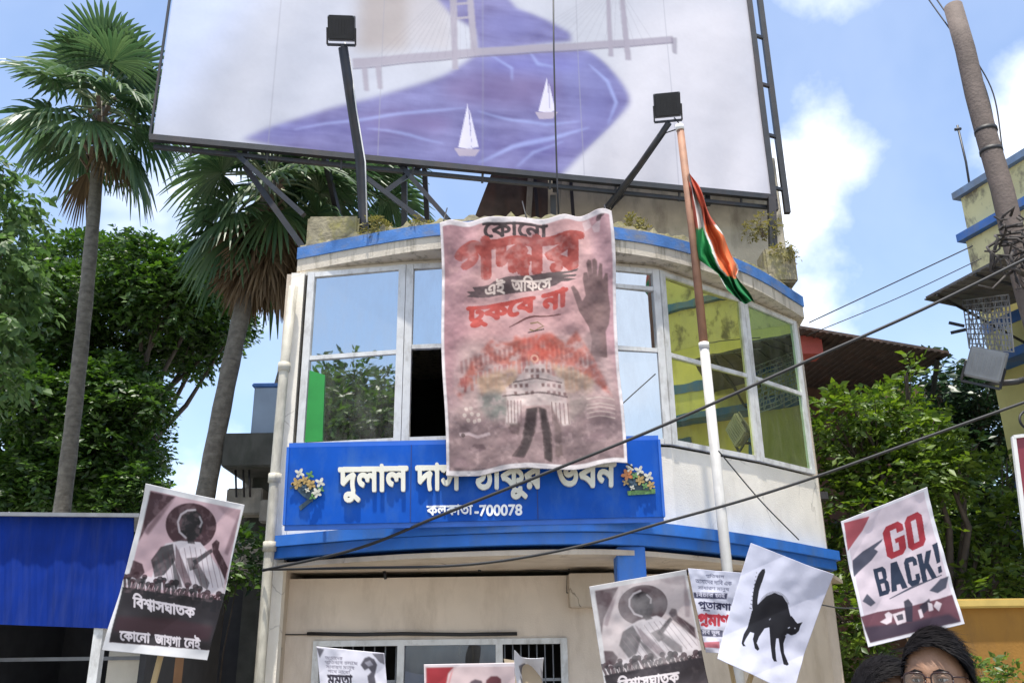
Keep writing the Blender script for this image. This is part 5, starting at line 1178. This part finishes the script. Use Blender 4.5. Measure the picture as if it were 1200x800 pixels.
def goback_art(cv):
    RD = srgb((150, 36, 48)); NV = srgb((30, 42, 64)); MR = srgb((88, 34, 48)); W_ = srgb((222, 208, 212)); BKN = srgb((36, 34, 50))
    cv.fill(z4([(166, 176), (458, 60), (604, 560), (262, 640)]), srgb((200, 185, 192)))
    cv.fill(z4([(162, 175), (262, 150), (238, 205), (205, 250), (180, 285)]), RD, .9, 1)
    cv.fill(z4([(200, 320), (240, 285), (318, 235), (312, 248), (285, 275), (300, 285), (275, 320), (225, 365), (205, 385)]), NV, .92, 1)
    for t, x0, x1, yl, yr, h, c_, b, sh in (('G', 312, 384, 196, 164, 126, RD, .10, -.24), ('O', 390, 452, 160, 130, 130, RD, .10, -.24)):
        a = z4([(x0, yl), (x1, yr)]); block(cv, t, a[0], a[1], h/3.334, c_, .20)
    for t, x0, x1, yl, yr in (('B', 282, 328, 354, 340), ('A', 330, 390, 336, 318), ('C', 394, 438, 316, 302), ('K', 442, 494, 300, 282), ('!', 496, 516, 264, 254)):
        a = z4([(x0, yl), (x1, yr)]); block(cv, t, a[0], a[1], (108 if t != '!' else 112)/3.334, NV, .22)
    cv.line(z4([(345, 470), (430, 425), (535, 380)]), [1, 2.6, 1], NV, .9)
    cv.fill(z4([(228, 540), (300, 520), (420, 500), (530, 470), (575, 455), (604, 560), (262, 642)]), MR, .95, 1)
    cv.fill(z4([(240, 580), (420, 560), (560, 530), (606, 562), (262, 642)]), BKN, .8, 4)
    cv.fill(z4([(235, 480), (255, 450), (290, 485), (270, 500)]), NV, .9, 1); cv.fill(z4([(490, 440), (530, 395), (560, 385), (552, 430), (520, 450)]), NV, .92, 1)
    cv.fill(z4([(398, 480), (415, 470), (430, 490), (428, 560), (405, 560)]), BKN, .95, 1); cv.fill(z4([(455, 500), (490, 470), (500, 500), (470, 530)]), BKN, .9, 1)
    for P in ([(305, 560), (330, 545), (325, 530), (340, 520), (355, 530), (350, 560), (330, 570)], [(355, 530), (400, 515), (405, 560), (370, 572)], [(450, 515), (462, 510), (470, 540), (458, 548)], [(485, 485), (500, 490), (505, 515), (490, 520)], [(505, 500), (515, 480), (535, 490), (525, 520)]): cv.fill(z4(P), W_, .8, 1)
    cv.fill(z4([(368, 535), (392, 528), (395, 550), (374, 556)]), BKN, .9)
q5 = [(985, 611), (1081, 573), (1126, 731), (1016, 758)]
q6 = [(371, 757), (451, 765), (459, 868), (379, 866)]
z5 = lambda P: [(350+x/3.871, 740+y/3.871) for x, y in P]
def fist_art(cv):
    K_ = srgb((52, 46, 58)); G_ = srgb((130, 124, 138))
    cv.fill(z5([(82, 72), (118, 80), (96, 120)]), K_, .85, 1); cv.fill(z5([(335, 100), (388, 98), (392, 150), (370, 140)]), K_, .8, 1)
    for i, (t, x0, x1) in enumerate((('আমাদের', 120, 200), ('প্রতিবাদ চলছে', 118, 270), ('সাধারণ মানুষ', 122, 255), ('পথে নামো', 130, 235))):
        a = z5([(x0, 112+i*20), (x1, 116+i*21)]); cv.word(t, a[0][0], a[1][0], a[0][1], a[1][1], 3.4, G_, .04, .9)
    a = z5([(128, 196), (246, 200)]); cv.word('মমতা', a[0][0], a[1][0], a[0][1], a[1][1], 11, K_, .07)
    cv.fill(z5([(282, 150), (300, 120), (320, 112), (345, 125), (358, 150), (350, 180), (345, 200), (352, 240), (318, 240), (312, 200), (330, 182), (318, 165), (300, 175)]), K_, .9, 1)
    cv.fill(z5([(300, 140), (325, 130), (340, 150), (318, 158)]), srgb((190, 186, 196)), .7, 1)
def red_art(cv):
    RD = srgb((150, 22, 34)); PKK = srgb((206, 182, 180)); MR = srgb((92, 28, 38))
    cv.fill(z5([(575, 160), (975, 158), (990, 420), (585, 420)]), PKK); cv.fill(z5([(580, 162), (705, 160), (680, 190), (672, 232), (660, 420), (585, 420)]), RD, .97, 1); cv.fill(z5([(705, 162), (690, 190), (680, 232), (668, 300)]), srgb((200, 110, 110)), .7, 1)
    cv.fill(z5([(772, 250), (780, 225), (800, 215), (830, 222), (842, 260)]), srgb((84, 66, 74)), .95, 1); cv.fill(z5([(848, 260), (850, 220), (870, 202), (900, 200), (918, 215), (920, 260)]), MR, .95, 1)
    cv.line(z5([(980, 165), (985, 250)]), 1.4, srgb((110, 90, 96)), .8)
def bw_art(cv):
    K_ = srgb((66, 62, 70))
    cv.fill(z5([(985, 160), (1030, 140), (1070, 160), (1100, 200), (1115, 240), (1080, 260), (1060, 200), (1010, 190)]), K_, .85, 1); cv.fill(z5([(995, 200), (1040, 220), (1060, 290), (1010, 290)]), K_, .7, 1)
    cv.fill(z5([(1090, 160), (1120, 210), (1128, 250), (1108, 200)]), srgb((120, 116, 124)), .7, 1)
placard('small white placard with a dark raised fist before the barred side window', q6, 3.9, fist_art, (120, 130), (226, 222, 230), (.003, .01), .0, .04)
placard('red and pink placard rising at the bottom before the office door', [(497, 778), (603, 776), (608, 905), (500, 908)], 3.0, red_art, (130, 140), (220, 206, 206), (.002, .01))
placard('curled black and white placard bent over beside the red one', [(590, 767), (630, 773), (662, 860), (615, 868)], 3.6, bw_art, (90, 130), (222, 220, 222), (.035, .1), .1, .3)

# ================================================================== PEOPLE (only the tops of their heads rise into the picture)
SKIN = mat('brown_skin', (.27, .145, .085), .55, .10, 30, .12, 260); LIP = mat('lips', (.28, .12, .10), .45, .05)
HAIR = mat('black_hair', (.010, .009, .010), .62, .3, 40, spec=.08); EYEW = mat('eye_white', (.6, .58, .56), .3, .02); IRIS = mat('dark_iris', (.03, .017, .012), .2, .1)
def skin_chain(name, joints, edges, radii, m, parent, levels=1):
    me = bpy.data.meshes.new(name); me.from_pydata([tuple(j) for j in joints], edges, []); o = link(name, me, m, parent)
    sk = o.modifiers.new('skin', 'SKIN'); sk.use_smooth_shade = True; sv = me.skin_vertices[0].data
    for i, r in enumerate(radii): sv[i].radius = (r, r) if not isinstance(r, tuple) else r
    sv[0].use_root = True
    s = o.modifiers.new('sub', 'SUBSURF'); s.levels = levels; s.render_levels = levels+1
    return o
def person(label, head_c, yaw, height, shirt_col, glasses, arm_to=None, seed=1, hair_h=1.0):
    head_c = Vector(head_c); rr = random.Random(seed); Rz = Matrix.Rotation(yaw, 3, 'Z')
    gx = Vector((head_c.x, head_c.y, 0)); t = thing('person', label, 'person', gx)
    hz = head_c.z; k = hz/1.60
    W = lambda x, y, z: gx + Rz@Vector((x, y, z*k))
    sh = [W(0, .01, .95), W(0, .02, 1.15), W(0, .02, 1.33), W(0, .02, 1.42), W(0, 0, 1.50), W(.17, .02, 1.36), W(-.17, .02, 1.36),
          W(.10, .0, .88), W(-.10, .0, .88), W(.11, -.02, .48), W(-.11, -.02, .48), W(.12, .02, .08), W(-.12, .02, .08), W(.12, -.13, .035), W(-.12, -.13, .035)]
    ed = [(0, 1), (1, 2), (2, 3), (3, 4), (3, 5), (3, 6), (0, 7), (0, 8), (7, 9), (8, 10), (9, 11), (10, 12), (11, 13), (12, 14)]
    rd = [(.15, .11), (.14, .10), (.17, .11), .09, .055, .07, .07, .095, .095, .06, .06, .045, .045, .04, .04]
    hands = {}
    for s_ in (1, -1):
        b0 = 5 if s_ == 1 else 6; n = len(sh)
        if arm_to is not None and s_ == -1: wv = Vector(arm_to); mid = (W(s_*.17, .02, 1.36)+wv)/2 + Rz@Vector((s_*.10, .04, -.10))
        else: mid = W(s_*.24, .05, 1.10); wv = W(s_*.26, -.06, .86)
        sh += [mid, wv]; ed += [(b0, n), (n, n+1)]; rd += [.045, .03]; hands[s_] = (wv, (wv-mid).normalized())
    skin_chain('body', sh, ed, rd, SKIN, t)
    # clothing: looser chains over the same joints
    a_ = [sh[0]-Vector((0, 0, .06)), sh[1], sh[2], sh[3], sh[5], sh[6]]; na = 6
    e_ = [(0, 1), (1, 2), (2, 3), (3, 4), (3, 5)]; r_ = [(.175, .135), (.165, .125), (.19, .13), .105, .09, .09]
    for s_ in (1, -1):
        i = 15 if s_ == 1 else 17; a_ += [sh[5 if s_ == 1 else 6].lerp(sh[i], .75)]; e_ += [(4 if s_ == 1 else 5, na)]; r_ += [.07]; na += 1
    skin_chain('shirt', a_, e_, r_, mat('shirt_cloth', shirt_col, .85, .1, 8), t)
    skin_chain('trousers', [sh[0], sh[7], sh[8], sh[9], sh[10], sh[11]+Vector((0, 0, .02)), sh[12]+Vector((0, 0, .02))], [(0, 1), (0, 2), (1, 3), (2, 4), (3, 5), (4, 6)], [(.165, .125), .11, .11, .08, .08, .065, .065], mat('trouser_cloth', (.03, .035, .05), .9, .2, 8), t)
    for s_ in (1, -1):      # hands: palm with five fingers curled round what they hold
        wv, d = hands[s_]; side = d.orthogonal().normalized(); nn = d.cross(side); palm_c = wv + d*.05
        J = [wv, palm_c, wv + d*.085]; E_ = [(0, 1), (1, 2)]; RR = [.022, .032, .030]
        for q, (off, ln) in enumerate(((-.03, .062), (-.01, .072), (.01, .068), (.028, .054))):
            k0 = palm_c + d*.035 + side*off; k1 = k0 + d*ln*.5 + nn*.012; k2 = k1 + nn*ln*.5 - d*.004; k3 = k2 - d*ln*.4
            n = len(J); J += [k0, k1, k2, k3]; E_ += [(1, n), (n, n+1), (n+1, n+2), (n+2, n+3)]; RR += [.0105, .0095, .009, .0075]
        n = len(J); J += [palm_c - side*.038, palm_c - side*.05 + d*.03 + nn*.025, palm_c - side*.03 + d*.045 + nn*.045]; E_ += [(1, n), (n, n+1), (n+1, n+2)]; RR += [.012, .0105, .009]
        skin_chain('hand', J, E_, RR, SKIN, t)
    for s_ in (1, -1): m = MB(); f = W(s_*.12, -.05, .045); m.ball(f, (.05, .13, .045), rot=Rz); m.build('shoe', mat('shoe_leather', (.03, .025, .02), .5), t)
    # head: one shaped surface
    nu, nv = 40, 30; V = []; Fc = []
    for j in range(nv+1):
        ph = math.pi*j/nv
        for i in range(nu):
            th = 2*math.pi*i/nu; x = math.sin(ph)*math.sin(th); y = -math.sin(ph)*math.cos(th); z = math.cos(ph)
            px_, py_, pz_ = x*.076, y*.096, z*.118
            f = max(0, -y)                                   # towards the face
            if z < -.1: px_ *= 1-.32*(-z-.1)*1.0; py_ *= 1-.12*(-z-.1) if y < 0 else 1-.35*(-z-.1)
            if y < 0: py_ *= .95
            g_ = lambda cx, cz, sx, sz: math.exp(-((px_-cx)/sx)**2-((pz_-cz)/sz)**2)*(1 if y < 0 else 0)
            py_ -= .024*g_(0, -.030, .012, .016) + .014*g_(0, -.008, .009, .022) + .006*g_(0, .022, .045, .010) + .007*g_(0, -.066, .022, .009) + .008*g_(0, -.098, .022, .016)
            py_ += .010*g_(.031, .002, .017, .011) + .010*g_(-.031, .002, .017, .011) + .003*g_(0, -.058, .03, .004)
            V.append(head_c + Rz@Vector((px_, py_, pz_)))
    for j in range(nv):
        for i in range(nu): Fc.append((j*nu+i, j*nu+(i+1) % nu, (j+1)*nu+(i+1) % nu, (j+1)*nu+i))
    m = MB(); m.add(V, Fc, True); m.build('head', SKIN, t)
    hp = lambda x, y, z: head_c + Rz@Vector((x, y, z))
    for s_ in (1, -1):
        m = MB(); m.ball(hp(s_*.031, -.0755, .001), (.0125, .0125, .0105)); e = m.build('eye', EYEW, t)
        m = MB(); m.ball(hp(s_*.031, -.0865, .001), (.0062, .0025, .0062)); m.build('iris', IRIS, e)
        m = MB()
        m.tube([hp(s_*.0175, -.083, .004), hp(s_*.025, -.0895, .0085), hp(s_*.034, -.0905, .0095), hp(s_*.044, -.083, .005)], [.003, .0048, .0048, .003], 8); m.tube([hp(s_*.018, -.083, -.001), hp(s_*.026, -.087, -.0075), hp(s_*.035, -.087, -.008), hp(s_*.044, -.082, -.001)], [.002, .0038, .0038, .002], 8); m.build('eyelids', SKIN, t)
        m = MB(); m.tube([hp(s_*.014, -.093, .019), hp(s_*.03, -.094, .0245), hp(s_*.05, -.083, .019)], [.003, .0036, .0015], 6); m.build('eyebrow', HAIR, t)
        m = MB(); m.ball(hp(s_*.078, .008, -.012), (.010, .022, .034), rot=Rz); m.build('ear', SKIN, t)
    m = MB(); m.tube([hp(-.024, -.091, -.058), hp(0, -.099, -.056), hp(.024, -.091, -.058)], [.002, .006, .002], 6); m.build('mouth', LIP, t)
    m = MB()
    for j in range(15):
        ph = math.pi*.60*j/14
        for i in range(nu):
            th = 2*math.pi*i/nu; front = max(0, math.cos(th)); p_ = min(ph, math.pi*(.60-.33*front**.5)); x, y, z = math.sin(p_)*math.sin(th), -math.sin(p_)*math.cos(th), math.cos(p_)
            q = 1.055 + .015*math.sin(th*5+z*7)*hair_h
            V_ = hp(x*.079*q, y*.098*q*.97, z*.118*(q+.03*hair_h)); m.v.append(tuple(V_))
    for j in range(14):
        for i in range(nu): m.f.append((j*nu+i, j*nu+(i+1) % nu, (j+1)*nu+(i+1) % nu, (j+1)*nu+i)); m.mi.append(0); m.smooth.append(True)
    for k in range(5500):                                     # combed tufts
        th = rr.uniform(0, 2*math.pi); fr = max(0, math.cos(th)); ph = math.pi*(.60-.345*fr**.6)*rr.random()**.6
        x, y, z = math.sin(ph)*math.sin(th), -math.sin(ph)*math.cos(th), math.cos(ph); q = 1.06
        p = Vector((x*.079*q, y*.098*q, z*.121*q)); out = Vector((x, y, z)); fl = Vector((.75+rr.uniform(-.25, .25), -.25*fr+.25*(1-fr), rr.uniform(-.12, .12)-.7*(1-z)*(.4+.6*(x > 0))))
        fl = (fl - out*fl.dot(out)*.95).normalized(); sdv = out.cross(fl).normalized()*rr.uniform(.0009, .0026); ln = rr.uniform(.03, .065)
        a0 = p; a1 = p + fl*ln*.5 + out*.006*hair_h; a2 = p + fl*ln*(1.35 if k % 9 == 0 else 1) + out*rr.uniform(-.004, .006 if k % 9 else .02)*hair_h
        m.add([head_c+Rz@(a0-sdv), head_c+Rz@(a0+sdv), head_c+Rz@(a1+sdv*.8), head_c+Rz@(a1-sdv*.8), head_c+Rz@a2], [(0, 1, 2, 3), (3, 2, 4)])
    m.build('hair', HAIR, t, False)
    if glasses:
        m = MB(); FRM = mat('glasses_frame', (.03, .012, .012), .3)
        for s_ in (1, -1):
            pts = [hp(s_*.033+.026*math.copysign(abs(math.cos(a))**.6, math.cos(a)), -.107+.006*abs(math.cos(a)), .0+.019*math.copysign(abs(math.sin(a))**.6, math.sin(a))) for a in [2*math.pi*i/20 for i in range(21)]]
            m.tube(pts, .0023, 6); m.tube([hp(s_*.059, -.101, .008), hp(s_*.078, -.04, .006), hp(s_*.082, .01, .0)], .002, 6)
        m.tube([hp(-.008, -.107, .006), hp(0, -.110, .008), hp(.008, -.107, .006)], .002, 6); go = m.build('glasses', FRM, t)
        m = MB()
        for s_ in (1, -1): m.slab([hp(s_*.033+.024*math.copysign(abs(math.cos(a))**.6, math.cos(a)), -.106, .017*math.copysign(abs(math.sin(a))**.6, math.sin(a))) for a in [2*math.pi*i/16 for i in range(16)]], .0012, Rz@Vector((0, 1, 0)))
        m.build('lens', glass_mat('clear_lens', (.9, .9, .9), (.90, .90, .90), .03, .0, .02), go)
    return t
hc = at(1097, 796, 2.58)
person('young man with dark glasses and swept black hair at bottom right', hc, R(-34), 1.7, (.25, .28, .34), True, None, 4)
h2 = at(1036, 826, 2.85)
gp = placard('placard reading GO BACK in red and navy above a man in glasses', q5, 2.6, goback_art, (200, 270), (216, 212, 216), (.003, .02), .0, -.02, True, 1.05)
person('dark haired person half hidden behind the man in glasses', h2, R(10), 1.7, (.30, .10, .08), False, (gp.location + Vector((0, 0.0, .10))), 8)
